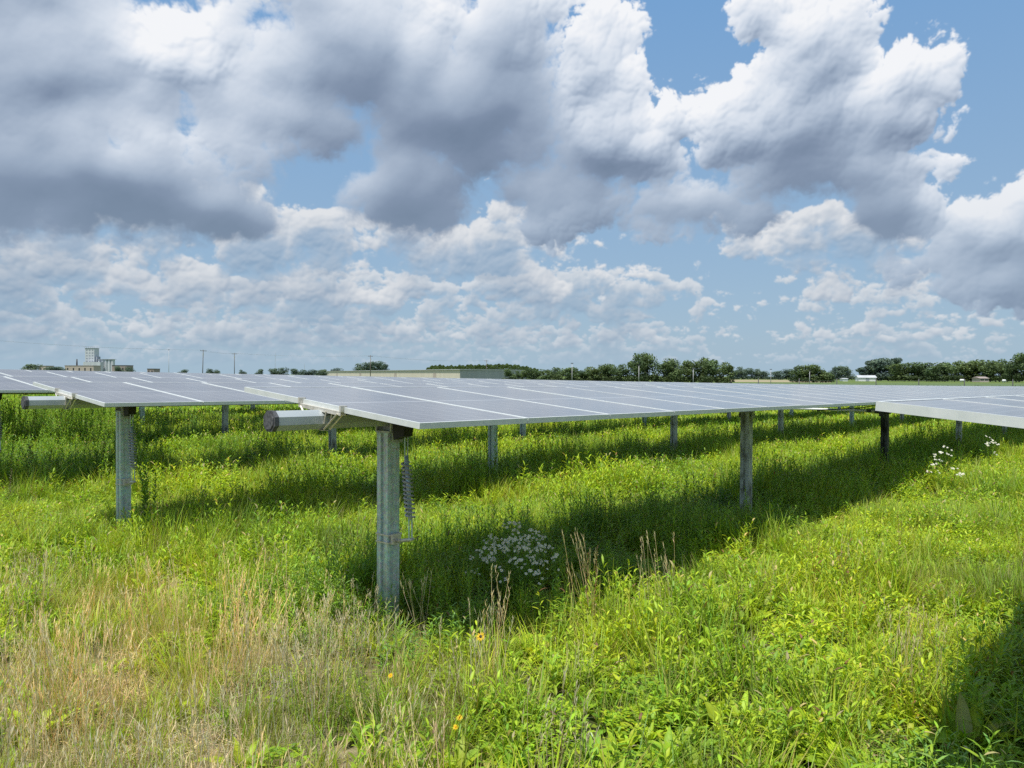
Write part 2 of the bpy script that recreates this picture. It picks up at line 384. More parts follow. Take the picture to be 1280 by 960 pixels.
    M['darkglass'] = mat_noise('dark_window', (.03, .035, .04), (.06, .065, .07), 2, .3)
    M['darkgrey'] = mat_noise('dark_grey', (.06, .06, .065), (.09, .09, .095), 2, .7)
    def grd(nt, N, L):
        f = nz(N, L, .8, 8, 'World', .6); f2 = nz(N, L, 14, 6, 'World', .65)
        c = ramp(N, L, f2, [(.30, (.045, .055, .018)), (.5, (.085, .10, .03)), (.68, (.19, .165, .085)), (.85, (.30, .25, .15))])
        c2 = ramp(N, L, f2, [(.3, (.10, .085, .05)), (.5, (.27, .22, .13)), (.7, (.42, .35, .22))])
        at = N.new('ShaderNodeAttribute'); at.attribute_name = 'dry'
        mx = N.new('ShaderNodeMix'); mx.data_type = 'RGBA'; L.new(at.outputs['Fac'], mx.inputs[0]); L.new(c, mx.inputs[6]); L.new(c2, mx.inputs[7])
        c3 = ramp(N, L, f, [(.3, (.085, .13, .035)), (.6, (.13, .18, .05)), (.8, (.20, .22, .09))])
        af = N.new('ShaderNodeAttribute'); af.attribute_name = 'far'
        m2 = N.new('ShaderNodeMix'); m2.data_type = 'RGBA'; L.new(af.outputs['Fac'], m2.inputs[0]); L.new(mx.outputs[2], m2.inputs[6]); L.new(c3, m2.inputs[7])
        p = princ(N, L, m2.outputs[2], .95, 0, .1)
        bp = N.new('ShaderNodeBump'); bp.inputs['Strength'].default_value = .8; bp.inputs['Distance'].default_value = .03
        L.new(f2, bp.inputs['Height']); L.new(bp.outputs[0], p.inputs['Normal']); return p.outputs[0]
    M['ground'] = material('meadow_soil', grd)
    M['crop'] = mat_noise('crop_rows', (.05, .085, .022), (.085, .13, .035), 1.2, .9, stretch=(1, .3, 1))
    M['tanfield'] = mat_noise('ripe_field', (.27, .23, .13), (.34, .29, .17), .5, .9)
    M['palegreen'] = mat_noise('mown_field', (.075, .12, .035), (.105, .155, .05), .3, .9)

# ------------------------------------------------------------------ mesh helpers
class MB:
    def __init__(s): s.v = []; s.f = []; s.m = []; s.c = []; s.sm = []
    def add(s, vs, fs, mi=0, col=None, smooth=False):
        o = len(s.v); s.v += [tuple(v) for v in vs]
        for f in fs: s.f.append(tuple(i + o for i in f)); s.m.append(mi); s.sm.append(smooth)
        s.c += [col or (1, 1, 1)] * len(vs)
    def box(s, x0, x1, y0, y1, z0, z1, mi=0, T=None):
        vs = [Vector(p) for p in ((x0, y0, z0), (x1, y0, z0), (x1, y1, z0), (x0, y1, z0), (x0, y0, z1), (x1, y0, z1), (x1, y1, z1), (x0, y1, z1))]
        if T: vs = [T @ v for v in vs]
        s.add(vs, [(3, 2, 1, 0), (4, 5, 6, 7), (0, 1, 5, 4), (1, 2, 6, 5), (2, 3, 7, 6), (3, 0, 4, 7)], mi)
    def prism(s, prof, z0, z1, mi=0, T=None, cap=True, smooth=False, taper=1.):
        n = len(prof); vs = [Vector((x, y, z0)) for x, y in prof] + [Vector((x * taper, y * taper, z1)) for x, y in prof]
        if T: vs = [T @ v for v in vs]
        s.add(vs, [(i, (i + 1) % n, n + (i + 1) % n, n + i) for i in range(n)], mi, smooth=smooth)
        if cap: s.add(vs[:n], [tuple(reversed(range(n)))], mi); s.add(vs[n:], [tuple(range(n))], mi)
    def tube(s, pts, r, sides=6, mi=0, col=None, cap=True):
        pts = [Vector(p) for p in pts]; rs = r if isinstance(r, (list, tuple)) else [r] * len(pts); o = []
        for i, p in enumerate(pts):
            d = (pts[min(i + 1, len(pts) - 1)] - pts[max(i - 1, 0)]).normalized()
            u = d.cross(Vector((0, 0, 1)) if abs(d.z) < .95 else Vector((1, 0, 0))).normalized(); w = d.cross(u)
            for k in range(sides):
                a = 2 * m_.pi * k / sides; o.append(p + (u * m_.cos(a) + w * m_.sin(a)) * rs[i])
        fs = [(i * sides + k, i * sides + (k + 1) % sides, (i + 1) * sides + (k + 1) % sides, (i + 1) * sides + k) for i in range(len(pts) - 1) for k in range(sides)]
        if cap: fs += [tuple(reversed(range(sides))), tuple((len(pts) - 1) * sides + k for k in range(sides))]
        s.add(o, fs, mi, col, smooth=sides > 6)
    def mesh(s, name, mats, colour=False):
        me = bpy.data.meshes.new(name); me.from_pydata(s.v, [], s.f)
        for m in mats: me.materials.append(m)
        if len(mats) > 1: me.polygons.foreach_set('material_index', s.m)
        me.polygons.foreach_set('use_smooth', s.sm)
        if colour:
            a = me.color_attributes.new('col', 'FLOAT_COLOR', 'POINT')
            c = np.ones((len(s.v), 4), np.float32); c[:, :3] = np.array(s.c, np.float32); a.data.foreach_set('color', c.ravel())
        me.update(); return me
def link(name, me, parent=None, loc=None, rot=None, scale=None):
    o = bpy.data.objects.new(name, me); COL.objects.link(o)
    if parent: o.parent = parent
    if loc: o.location = loc
    if rot: o.rotation_euler = rot
    if scale: o.scale = scale
    return o
def tag(o, label=None, cat=None, group=None, kind=None):
    if label: o['label'] = label
    if cat: o['category'] = cat
    if group: o['group'] = group
    if kind: o['kind'] = kind
    return o
def thing(name, label, cat, loc, rz=0., group=None):
    return tag(link(name, None, None, loc, (0, 0, rz)), label, cat, group)

# ------------------------------------------------------------------ setting: one sheet of ground to the horizon, far fields
def dryness(x, y):
    d = np.clip(1.30 - (y - 2.6) / 3.0, 0, 1) * np.clip((.25 - x) / 1.25, 0, 1)
    n = fbm(np.asarray(x) * .9, np.asarray(y) * .9, 4, .55, 301)
    return np.clip(d * 1.15 + n * .55 * (d > .02) - .12, 0, 1)
def build_ground():
    def axis(lo, hi, fine, mid):
        a = np.unique(np.concatenate([np.arange(-14, 14.01, fine), np.arange(-110, 110.1, mid), np.geomspace(110, 7000, 26), -np.geomspace(110, 7000, 26)]))
        return a[(a >= lo) & (a <= hi)]
    xs = axis(-7000, 7000, .4, 3.0); ys = axis(-300, 7000, .4, 3.0)
    X, Y = np.meshgrid(xs, ys); Z = ground(X, Y)
    v = np.stack([X, Y, Z], -1).reshape(-1, 3); nx, ny = len(xs), len(ys)
    i = np.arange(nx - 1)[None] + (np.arange(ny - 1) * nx)[:, None]
    f = np.stack([i, i + 1, i + nx + 1, i + nx], -1).reshape(-1, 4)
    me = bpy.data.meshes.new('ground'); me.from_pydata(v.tolist(), [], f.tolist()); me.materials.append(M['ground'])
    d = dryness(v[:, 0], v[:, 1]); a = me.attributes.new('dry', 'FLOAT', 'POINT'); a.data.foreach_set('value', d.astype(np.float32))
    fr = np.clip((np.hypot(v[:, 0], v[:, 1]) - 60) / 60, 0, 1); a = me.attributes.new('far', 'FLOAT', 'POINT'); a.data.foreach_set('value', fr.astype(np.float32))
    me.polygons.foreach_set('use_smooth', [True] * len(f))
    tag(link('ground', me), kind='structure')
    def sheet(name, pts, mat, lift):
        mb = MB(); mb.add([(x, y, gz(x, y) + lift) for x, y in pts], [tuple(range(len(pts)))]); tag(link(name, mb.mesh(name, [mat])), kind='structure')
    sheet('mown_field', [(30, 150), (420, 150), (420, 296), (60, 296)], M['palegreen'], .02)
    sheet('ripe_field', [(93, 340), (138, 340), (228, 560), (155, 560)], M['tanfield'], .02)
    # standing crop: knee-high plants as one mass of leaf tufts
    mb = MB(); r = np.random.default_rng(5)
    for _ in range(9000):
        x = r.uniform(26, 330); y = r.uniform(128, 168); z = gz(x, y); h = r.uniform(.55, .95); a = r.uniform(0, 6.28); w = r.uniform(.25, .5)
        c = np.array((.075, .125, .03)) * r.uniform(.6, 1.5)
        mb.add([(x - w * m_.cos(a), y - w * m_.sin(a), z), (x + w * m_.cos(a), y + w * m_.sin(a), z), (x + .2 * m_.cos(a + 1), y + .2 * m_.sin(a + 1), z + h)], [(0, 1, 2)], 0, tuple(c))
    tag(link('crop', mb.mesh('crop', [M['crown']], True)), kind='stuff')

# ------------------------------------------------------------------ solar trackers
PW_, PL = .994, 1.98
TILT = R(5.45)
def oct_prof(r): return [(r / m_.cos(m_.pi / 8) * m_.cos(m_.pi / 8 + k * m_.pi / 4), r / m_.cos(m_.pi / 8) * m_.sin(m_.pi / 8 + k * m_.pi / 4)) for k in range(8)]
def helix(x, y, z0, z1, r, turns, x1=None, y1=None):
    n = int(turns * 12); x1 = x if x1 is None else x1; y1 = y if y1 is None else y1
    return [(x + (x1 - x) * i / n + r * m_.cos(i / 12 * 2 * m_.pi), y + (y1 - y) * i / n + r * m_.sin(i / 12 * 2 * m_.pi), z0 + (z1 - z0) * i / n) for i in range(n + 1)]
def build_trackers():
    NEAR_Z = 1.565                                  # height of the near panel edge over the ground
    MID_Z = NEAR_Z + PL / 2 * m_.sin(TILT); TUBE_Z = MID_Z - .112; PY = PL / 2 * m_.cos(TILT); TR = .0635
    # panel
    mb = MB(); mb.box(.013, PW_ - .013, .013, PL - .013, -.009, -.0025, 0); me_panel = mb.mesh('solar_panel', [M['cells']])
    mbk = MB(); mbk.box(.012, PW_ - .012, .012, PL - .012, -.014, -.0095, 0)
    mbk.box(PW_ / 2 - .06, PW_ / 2 + .06, PL - .5, PL - .38, -.034, -.0145, 0); me_back = mbk.mesh('backsheet', [M['backsheet']])
    mb = MB(); h = -.037; lip = .0155
    mb.box(0, PW_, 0, lip, h, 0); mb.box(0, PW_, PL - lip, PL, h, 0); mb.box(0, lip, lip, PL - lip, h, 0); mb.box(PW_ - lip, PW_, lip, PL - lip, h, 0)
    me_frame = mb.mesh('frame', [M['alu']])
    # post: folded steel section with a shallow web groove on the end face
    a, b = .056, .060
    prof = [(-a, -b), (a, -b), (a, b), (-a, b), (-a, .018), (-a + .016, .012), (-a + .016, -.012), (-a, -.018)]
    mb = MB(); mb.prism(prof, -.7, TUBE_Z - .115); me_post = mb.mesh('post', [M['galv']]); me_post2 = mb.mesh('post', [M['galv_stained']]); me_post3 = mb.mesh('post', [M['galv_black']])
    # bearing: saddle of two cheeks, base plate and strap on top of each post
    def bearing():
        mb = MB(); z0 = TUBE_Z - .113
        mb.box(-.07, .07, -.078, .078, z0, z0 + .012); mb.box(-.062, .062, -.085, -.0745, z0 + .0125, TUBE_Z + .01); mb.box(-.062, .062, .0745, .085, z0 + .0125, TUBE_Z + .01)
        mb.box(-.012, .012, -.074, .074, z0 + .0125, z0 + .045)
        for s in (-1, 1):
            mb.box(-.05, .05, s * .088 - .002, s * .088 + .002, z0 - .07, z0 - .003)
            for q in (-.03, .03): mb.prism([(.009 * m_.cos(k * m_.pi / 3), .009 * m_.sin(k * m_.pi / 3)) for k in range(6)], .088, .098, 0, Matrix.Translation((q, 0, z0 - .035)) @ Matrix.Rotation(s * R(-90), 4, 'X'))
        return mb.mesh('bearing', [M['galv_stained']])
    me_bear = bearing()
    # clamp holding two panels on the tube: rail plus folded side straps
    def clamp_mesh(end):
     mb = MB(); zr = TR + .002
     mb.box(-.022, .022, -.24, .24, zr + .012, zr + .016); mb.box(-.022, -.018, -.24, .24, zr - .010, zr + .0115); mb.box(.018, .022, -.24, .24, zr - .010, zr + .0115)
     for s in (-1, 1):
         for q in (-.0245, .0245):
             mb.tube([(q, s * .21, zr), (q, s * .074, -.058)], .007, 4); mb.tube([(q, s * .085, zr), (q, s * .07, -.02)], .006, 4)
         if end: mb.box(-.026, .026, s * .235 - .009, s * .235 + .009, zr + .0165, zr + .056)
     mb.box(-.023, .023, -.0665, .0665, -.0685, -.0655)
     return mb.mesh('panel_clamp', [M['bracket']])
    me_clamp, me_clamp_end = clamp_mesh(False), clamp_mesh(True)
    def damper(root, x):
        zb = TUBE_Z; yc = PY - .060
        br = MB(); yy = yc - .024
        br.add([(x - .05, yy, zb + .03), (x - .05, yy - .15, zb + .03), (x - .05, yy - .125, zb - .13), (x - .05, yy - .02, zb - .16),
                (x + .035, yy, zb + .03), (x + .035, yy - .15, zb + .03), (x + .035, yy - .125, zb - .13), (x + .035, yy - .02, zb - .16)],
               [(0, 1, 2, 3), (7, 6, 5, 4), (0, 4, 5, 1), (1, 5, 6, 2), (2, 6, 7, 3), (3, 7, 4, 0)])
        d = link('damper', br.mesh('damper', [M['black']]), root)
        y0, y1 = yy - .10, yy - .15
        c = MB(); c.tube(helix(x, y0, zb - .32, zb - .71, .033, 13, x, y1), .0072, 6); link('coil_spring', c.mesh('coil_spring', [M['spring']]), d)
        r_ = MB()
        for q in (-.014, .014): r_.tube([(x + q, y0, zb - .12), (x + q, y0, zb - .33)], .0045, 6); r_.tube([(x + q, y1, zb - .70), (x + q, y1 - .004, zb - .87)], .005, 6)
        r_.tube([(x, y0, zb - .27), (x, y1, zb - .73)], .016, 8)
        link('rod', r_.mesh('rod', [M['galv']]), d)
        s = MB()
        for z in (zb - .86, zb - .915):
            e = .006
            s.box(x - .056 - e - .004, x - .056 - e, yc - e - .004, yc + .120 + e + .004, z, z + .011); s.box(x + .056 + e, x + .056 + e + .004, yc - e - .004, yc + .120 + e + .004, z, z + .011)
            s.box(x - .056 - e, x + .056 + e, yc - e - .004, yc - e, z, z + .011); s.box(x - .056 - e, x + .056 + e, yc + .120 + e, yc + .120 + e + .004, z, z + .011)
        s.box(x - .04, x + .04, yc - .03, yc - .008, zb - .92, zb - .845)
        s.tube([(x, yc - .02, zb - .90), (x, y1 - .015, zb - .865)], .013, 8); s.tube([(x - .03, y1, zb - .867), (x + .03, y1, zb - .867)], .011, 8)
        link('lower_arm', s.mesh('lower_arm', [M['bracket']]), d)
    def gearbox(root, x):
        g = MB(); zb = TUBE_Z
        g.prism([(.085 * m_.cos(k * m_.pi / 8), .085 * m_.sin(k * m_.pi / 8)) for k in range(16)], -.045, .045, 0, Matrix.Translation((x - .16, PY, zb - .01)) @ Matrix.Rotation(R(90), 4, 'Y'))
        g.box(x - .20, x - .11, PY - .06, PY + .06, zb - .30, zb - .10); g.prism([(.045 * m_.cos(k * m_.pi / 6), .045 * m_.sin(k * m_.pi / 6)) for k in range(12)], -.14, .14, 0, Matrix.Translation((x - .155, PY, zb - .235)) @ Matrix.Rotation(R(90), 4, 'X'))
        g.box(x - .109, x - .07, PY - .05, PY + .05, zb - .36, zb - .12)
        g.box(x - .26, x - .205, PY - .04, PY + .04, zb - .33, zb - .19)
        link('gearbox', g.mesh('gearbox', [M['galv_dark']]), root)
    LBL = {0: 'solar panel row at the right edge, its white frame corner nearest the viewer',
           1: 'long solar panel row in the middle with octagonal tube end and coil spring post',
           2: 'solar panel row behind the middle one, tube end sticking out at left',
           3: 'third solar panel row from the front, running off the left edge behind its neighbour',
           4: 'fourth solar panel row from the front, only its grey panel tops showing',
           5: 'fifth solar panel row from the front, a thin strip of panel tops',
           6: 'farthest solar panel row, its panel tops below the far trees and grain elevator'}
    LEN = {0: 10, 1: 42, 2: 68, 3: 94, 4: 94, 5: 94, 6: 94}
    roots = []
    for k in range(7):
        p = 4.47 * (k - 1); t0 = {0: .08, 1: 0, 2: -.03}.get(k, random.uniform(-.05, .05))
        if k == 0: p = -4.50
        x, y = xy(t0, p); z = float(rise(p)); sl = .0085 + z / 45
        n = LEN[k]; tilt = TILT + R(random.uniform(-.15, .15)) * (k > 2)
        root = thing('solar_tracker', LBL[k], 'solar panel row', (x, y, z), 0, 'solar tracker rows in the meadow')
        root.rotation_euler = (0, sl, R(90) - PHI); roots.append(root)
        if k == 0: root.location.z += .004
        for i in range(n):
            o = link('solar_panel', me_panel, root, (i * 1.0 + .003, 0, NEAR_Z + random.uniform(-.0015, .0015)), (tilt + R(random.uniform(-.06, .06)), R(random.uniform(-.03, .03)), 0))
            link('frame', me_frame, o); link('backsheet', me_back, o)
        T = Matrix.Translation((0, PY, TUBE_Z)) @ Matrix.Rotation(R(90), 4, 'Y')
        mb = MB(); mb.prism(oct_prof(TR), -.385, n + .3, 0, T, cap=False); tube = link('torque_tube', mb.mesh('torque_tube', [M['tube']]), root)
        mb = MB(); mb.prism(oct_prof(TR + .0035), -.392, -.362, 0, T); mb.prism(oct_prof(TR - .012), -.398, -.3925, 0, T)
        link('end_cap', mb.mesh('end_cap', [M['cap']]), tube)
        np_ = int((n - .6) / 6.03) + 1
        for q in range(np_):
            px = .6 + 6.03 * q
            dark = (k == 1 and q > 0) or (k > 1 and random.random() < .3)
            po = link('post', me_post3 if (k == 1 and q == 2) else me_post2 if dark else me_post, root, (px, PY, 0), (R(random.uniform(-.5, .5)), R(random.uniform(-.4, .4)) - sl, 0))
            link('bearing', me_bear, root, (px, PY, 0))
        if k < 4: damper(root, .6)
        gearbox(root, .6 + 6.03 * 2) if n > 14 else None
        for q in range(n + 1 if k < 3 else 12): link('panel_clamp', me_clamp_end if q == 0 else me_clamp, root, (.0 if q == 0 else q, PY, TUBE_Z), (tilt, 0, 0))
        if k == 1:
            c = MB(); pts = []
            for s in np.arange(8.9, 12.6, .37):
                ph = ((s - .6) % 6.03) / 6.03; pts.append((s, PY - .09, TUBE_Z - .085 - .05 * m_.sin(m_.pi * ph) - random.uniform(0, .012)))
            c.tube(pts, .009, 5); link('cable', c.mesh('cable', [M['black']]), root)
    # drive shaft linking the rows across the aisle
    sx, sy = xy(.6 + 12.06, -8); root = thing('drive_shaft', 'thin pale drive shaft crossing between the rows under the panels', 'drive shaft', (sx, sy, gz(sx, sy)), R(90) - PHI)
    mb = MB(); pts = []
    for p in np.arange(-8, 30, 1.1175):
        wx_, wy_ = xy(12.5, p); pts.append((-.16, p + 8, float(ground(wx_, wy_)) + 1.565 + .094 - .112 - .235 - root.location.z))
    mb.tube(pts, .022, 8); link('shaft', mb.mesh('shaft', [M['white']]), root)  # shaft coloured white to stand in for sunlight on it
    for k in range(-1, 7):
        for s in (-1, 1):
            mb = MB(); yv = 8 + 4.47 * (k - 1) + PY + s * .24
            if 0 < yv < 37:
                i = int(yv / 1.1175); zz = pts[min(i, len(pts) - 1)][2]
                mb.box(-.19, -.13, yv - .04, yv + .04, zz - .03, zz + .03); link('joint', mb.mesh('joint', [M['galv_dark']]), root)

# ------------------------------------------------------------------ plants
C_ = {'bright': (.415, .56, .032), 'mid': (.27, .45, .036), 'dark': (.15, .28, .030), 'olive': (.40, .43, .085), 'straw': (.66, .56, .32), 'pale': (.80, .71, .49), 'brown': (.24, .13, .07), 'blue': (.21, .37, .09)}
def jit(c, r, a=.18): return tuple(np.clip(np.array(c) * (1 + r.uniform(-a, a)) * (1 + r.uniform(-a / 2, a / 2, 3)), 0, 1))
def aged(c, r, q=.06): return jit(mixk('olive', 'straw', r.uniform(0, 1)) if r.uniform() > .4 else C_['brown'], r) if r.uniform() < q else c
def mixk(a, b, f): return tuple(np.array(C_[a]) * (1 - f) + np.array(C_[b]) * f)
def leaf(mb, r, base, az, el, length, width, bend, nseg=4, shape='blade', fold=0., col=(.1, .2, .02), tipcol=None, wav=0.):
    """one leaf: a bent strip from base, starting at elevation el toward az and drooping by bend over its length"""
    p = Vector(base); vs = []; cs = []; side = Vector((-m_.sin(az), m_.cos(az), 0)); step = length / nseg
    for i in range(nseg + 1):
        f = i / nseg
        if shape == 'blade': w = width * (1 - f ** 2.2) * (.75 + .25 * min(1, f * 4))
        elif shape == 'oval': w = width * m_.sin(m_.pi * min(.985, .06 + .94 * f) ** .85)
        elif shape == 'dock': w = width * (m_.sin(m_.pi * min(.98, f) ** .75) ** .8 if f > .18 else .12)
        else: w = width * m_.sin(m_.pi * min(.98, .05 + .93 * f)) ** .9
        w = max(w, width * .04); e = el - bend * f; up = Vector((-m_.cos(az) * m_.sin(e), -m_.sin(az) * m_.sin(e), m_.cos(e)))
        wv = wav * width * m_.sin(f * 17 + az * 3)
        c = col if tipcol is None else tuple(np.array(col) * (1 - f) + np.array(tipcol) * f)
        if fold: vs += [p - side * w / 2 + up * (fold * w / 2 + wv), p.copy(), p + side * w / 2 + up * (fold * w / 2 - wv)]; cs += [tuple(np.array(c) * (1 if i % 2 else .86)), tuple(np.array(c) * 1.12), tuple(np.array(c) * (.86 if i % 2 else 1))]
        else: vs += [p - side * w / 2, p + side * w / 2]; cs += [c, c]
        p = p + Vector((m_.cos(az) * m_.cos(e), m_.sin(az) * m_.cos(e), m_.sin(e))) * step
    k = 3 if fold else 2; fs = []
    for i in range(nseg):
        for j in range(k - 1): fs.append((i * k + j, i * k + j + 1, (i + 1) * k + j + 1, (i + 1) * k + j))
    o = len(mb.v); mb.add(vs, fs, 0, None, True); mb.c[o:] = cs
def stem(mb, base, top, r0, r1, col, n=3, sides=3, bow=(0, 0)):
    b, t = Vector(base), Vector(top); pts = [b.lerp(t, i / n) + Vector((bow[0], bow[1], 0)) * m_.sin(m_.pi * i / n) for i in range(n + 1)]
    mb.tube(pts, [r0 + (r1 - r0) * i / n for i in range(n + 1)], sides, 0, col, cap=False); return pts
def grass_tuft(r, n, h, w, rad, cols, lean=.5, bend=(.3, 1.3)):
    mb = MB()
    for _ in range(n):
        a = r.uniform(0, 6.28); d = rad * m_.sqrt(r.uniform(0, 1)); c = C_[cols[r.integers(len(cols))]]
        L_ = h * r.uniform(.55, 1.15); cc = jit(c, r, .25)
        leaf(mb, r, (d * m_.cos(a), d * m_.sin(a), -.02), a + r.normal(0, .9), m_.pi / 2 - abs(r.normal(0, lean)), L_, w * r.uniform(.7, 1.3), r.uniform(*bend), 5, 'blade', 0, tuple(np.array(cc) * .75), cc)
    return mb
def dry_tuft(r, n, h, rad, heads=True):
    mb = MB()
    for _ in range(n):
        a = r.uniform(0, 6.28); d = rad * m_.sqrt(r.uniform(0, 1)); c = jit(mixk('straw', 'pale', r.uniform(0, 1)), r, .15)
        hh = h * r.uniform(.55, 1.1); bx, by = d * m_.cos(a), d * m_.sin(a); tx, ty = bx + r.normal(0, .07), by + r.normal(0, .07)
        pts = stem(mb, (bx, by, -.02), (tx, ty, hh), .0016, .0011, c, 4, 3, (r.normal(0, .02), r.normal(0, .02)))
        if heads:
            d_ = (pts[-1] - pts[-2]).normalized(); hl = r.uniform(.06, .12)
            for q in range(9):                                   # seed head: short awned spikelets around the stem tip
                pz = pts[-1] + d_ * (hl * q / 9 - .02)
                leaf(mb, r, pz, q * 2.4 + r.uniform(-.4, .4), r.uniform(1.1, 1.4), r.uniform(.022, .045), .0042, .1, 2, 'lance', 0, jit(mixk('straw', 'pale', .6), r, .15))
        if r.uniform() < .6: leaf(mb, r, pts[1], r.uniform(0, 6.28), r.uniform(.3, 1.1), r.uniform(.1, .22), .003, r.uniform(.8, 2.2), 4, 'blade', 0, jit(C_['straw'], r, .2))
    return mb
def rosette(r, n, L_, W, cols, el=(.5, 1.3), bend=(.5, 1.4), wav=.12):
    mb = MB()
    for i in range(n):
        a = i * 2.4 + r.uniform(-.4, .4); c = aged(jit(C_[cols[r.integers(len(cols))]], r, .2), r, .09); l = L_ * r.uniform(.6, 1.15)
        leaf(mb, r, (.02 * m_.cos(a), .02 * m_.sin(a), 0), a, r.uniform(*el), l, W * l / L_ * r.uniform(.8, 1.2), r.uniform(*bend), 7, 'dock', .35, c, None, wav)
    return mb
def leafy(r, ns, h, L_, W, cols, dens, rad, el=(.2, .8), stemc='mid', top=False):
    mb = MB()
    for s in range(ns):
        a0 = r.uniform(0, 6.28); d = rad * m_.sqrt(r.uniform(0, 1)); hh = h * r.uniform(.6, 1.1); b = (d * m_.cos(a0), d * m_.sin(a0), -.02)
        t = (b[0] + r.normal(0, .05) + d * .4 * m_.cos(a0), b[1] + r.normal(0, .05) + d * .4 * m_.sin(a0), hh)
        pts = stem(mb, b, t, .0028, .0014, jit(C_[stemc], r), 5, 3, (r.normal(0, .015), r.normal(0, .015)))
        n = int(dens * hh / .4)
        for i in range(n):
            f = .15 + .85 * (i + r.uniform(0, .8)) / n; q = min(4, int(f * 5)); p = pts[q].lerp(pts[q + 1], f * 5 - q) if f < 1 else pts[5]
            c = aged(jit(C_[cols[r.integers(len(cols))]], r, .2), r); lf = L_ * (1.15 - .6 * f) * r.uniform(.7, 1.2)
            leaf(mb, r, p, i * 2.4 + a0, r.uniform(*el) + .35 * f, lf, W * lf / L_, r.uniform(.3, 1.1), 3, 'lance', .25 if L_ > .04 else 0, c)
    return mb
def clover(r, n, rad, hmax, L_, cols):
    mb = MB()
    for _ in range(n):
        a = r.uniform(0, 6.28); d = rad * m_.sqrt(r.uniform(0, 1)); z = hmax * r.uniform(.25, 1) * (1 - .4 * (d / rad) ** 2)
        for q in range(3): leaf(mb, r, (d * m_.cos(a), d * m_.sin(a), z), a + q * 2.09 + r.uniform(-.3, .3), r.uniform(-.1, .5), L_ * r.uniform(.7, 1.2), L_ * .62, .4, 2, 'oval', 0, jit(C_[cols[r.integers(len(cols))]], r, .25))
    return mb
def coarse(r, n, rad, h, L_, cols):
    mb = MB()
    for _ in range(n):
        a = r.uniform(0, 6.28); d = rad * m_.sqrt(r.uniform(0, 1)); z = h * r.uniform(.0, .85) * (1 - .35 * (d / rad) ** 2)
        leaf(mb, r, (d * m_.cos(a), d * m_.sin(a), z), r.uniform(0, 6.28), r.uniform(.2, 1.4), L_ * r.uniform(.6, 1.3), L_ * .22, r.uniform(.3, 1.2), 2, 'lance', 0, jit(C_[cols[r.integers(len(cols))]], r, .3))
    return mb
def litter(r, n, rad):
    mb = MB()
    for _ in range(n):
        a = r.uniform(0, 6.28); d = rad * m_.sqrt(r.uniform(0, 1))
        leaf(mb, r, (d * m_.cos(a), d * m_.sin(a), r.uniform(.004, .05)), r.uniform(0, 6.28), r.normal(.1, .25), r.uniform(.06, .2), r.uniform(.002, .006), r.uniform(0, .6), 3, 'blade', 0, jit(mixk('straw', 'pale', r.uniform(0, 1)), r, .3))
    return mb
PROTO = []; IDX = {}
def build_protos():
    col = bpy.data.collections.new('meadow_plants')
    def put(kind, mb):
        i = len(PROTO); me = mb.mesh('plant_%02d_%s' % (i, kind), [M['plant']], True)
        o = bpy.data.objects.new('plant_%02d_%s' % (i, kind), me); col.objects.link(o); PROTO.append(o); IDX.setdefault(kind, []).append(i)
    r = np.random.default_rng(3)
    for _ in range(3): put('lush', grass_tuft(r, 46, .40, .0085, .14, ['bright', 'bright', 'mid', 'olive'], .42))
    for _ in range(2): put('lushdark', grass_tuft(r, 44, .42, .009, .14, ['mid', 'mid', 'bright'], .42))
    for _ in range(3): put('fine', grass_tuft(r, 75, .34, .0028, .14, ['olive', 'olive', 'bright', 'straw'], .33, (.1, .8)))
    for _ in range(3): put('dry', dry_tuft(r, 14, .50, .13))
    for _ in range(2): put('drylow', grass_tuft(r, 60, .26, .0026, .14, ['straw', 'straw', 'olive', 'pale'], .5, (.2, 1.3)))
    for _ in range(3): put('dock', rosette(r, 12, .24, .062, ['bright', 'bright', 'mid']))
    for _ in range(3): put('dockbig', rosette(r, 10, .25, .075, ['mid', 'bright', 'mid'], (.5, 1.25), (.6, 1.6), .22))
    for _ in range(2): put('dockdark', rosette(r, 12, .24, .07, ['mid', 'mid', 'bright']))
    for _ in range(3): put('leafy', leafy(r, 6, .34, .10, .028, ['bright', 'mid', 'bright'], 17, .13))
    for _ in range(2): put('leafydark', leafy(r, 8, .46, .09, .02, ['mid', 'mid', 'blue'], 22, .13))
    for _ in range(2): put('stalk', leafy(r, 2, .62, .035, .009, ['brown', 'straw', 'brown'], 26, .04, stemc='brown'))
    for _ in range(2): put('clover', clover(r, 90, .17, .16, .034, ['bright', 'mid', 'bright']))
    for _ in range(2): put('litter', litter(r, 90, .2))
    for _ in range(2): put('tall', leafy(r, 5, .72, .085, .02, ['mid', 'dark', 'mid'], 26, .13))
    for _ in range(3): put('far', coarse(r, 170, .34, .34, .13, ['bright', 'bright', 'mid', 'olive']))
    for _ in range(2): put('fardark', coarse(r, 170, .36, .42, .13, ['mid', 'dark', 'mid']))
    for _ in range(2): put('farfine', grass_tuft(r, 90, .36, .009, .32, ['bright', 'olive', 'bright'], .35))
    return col
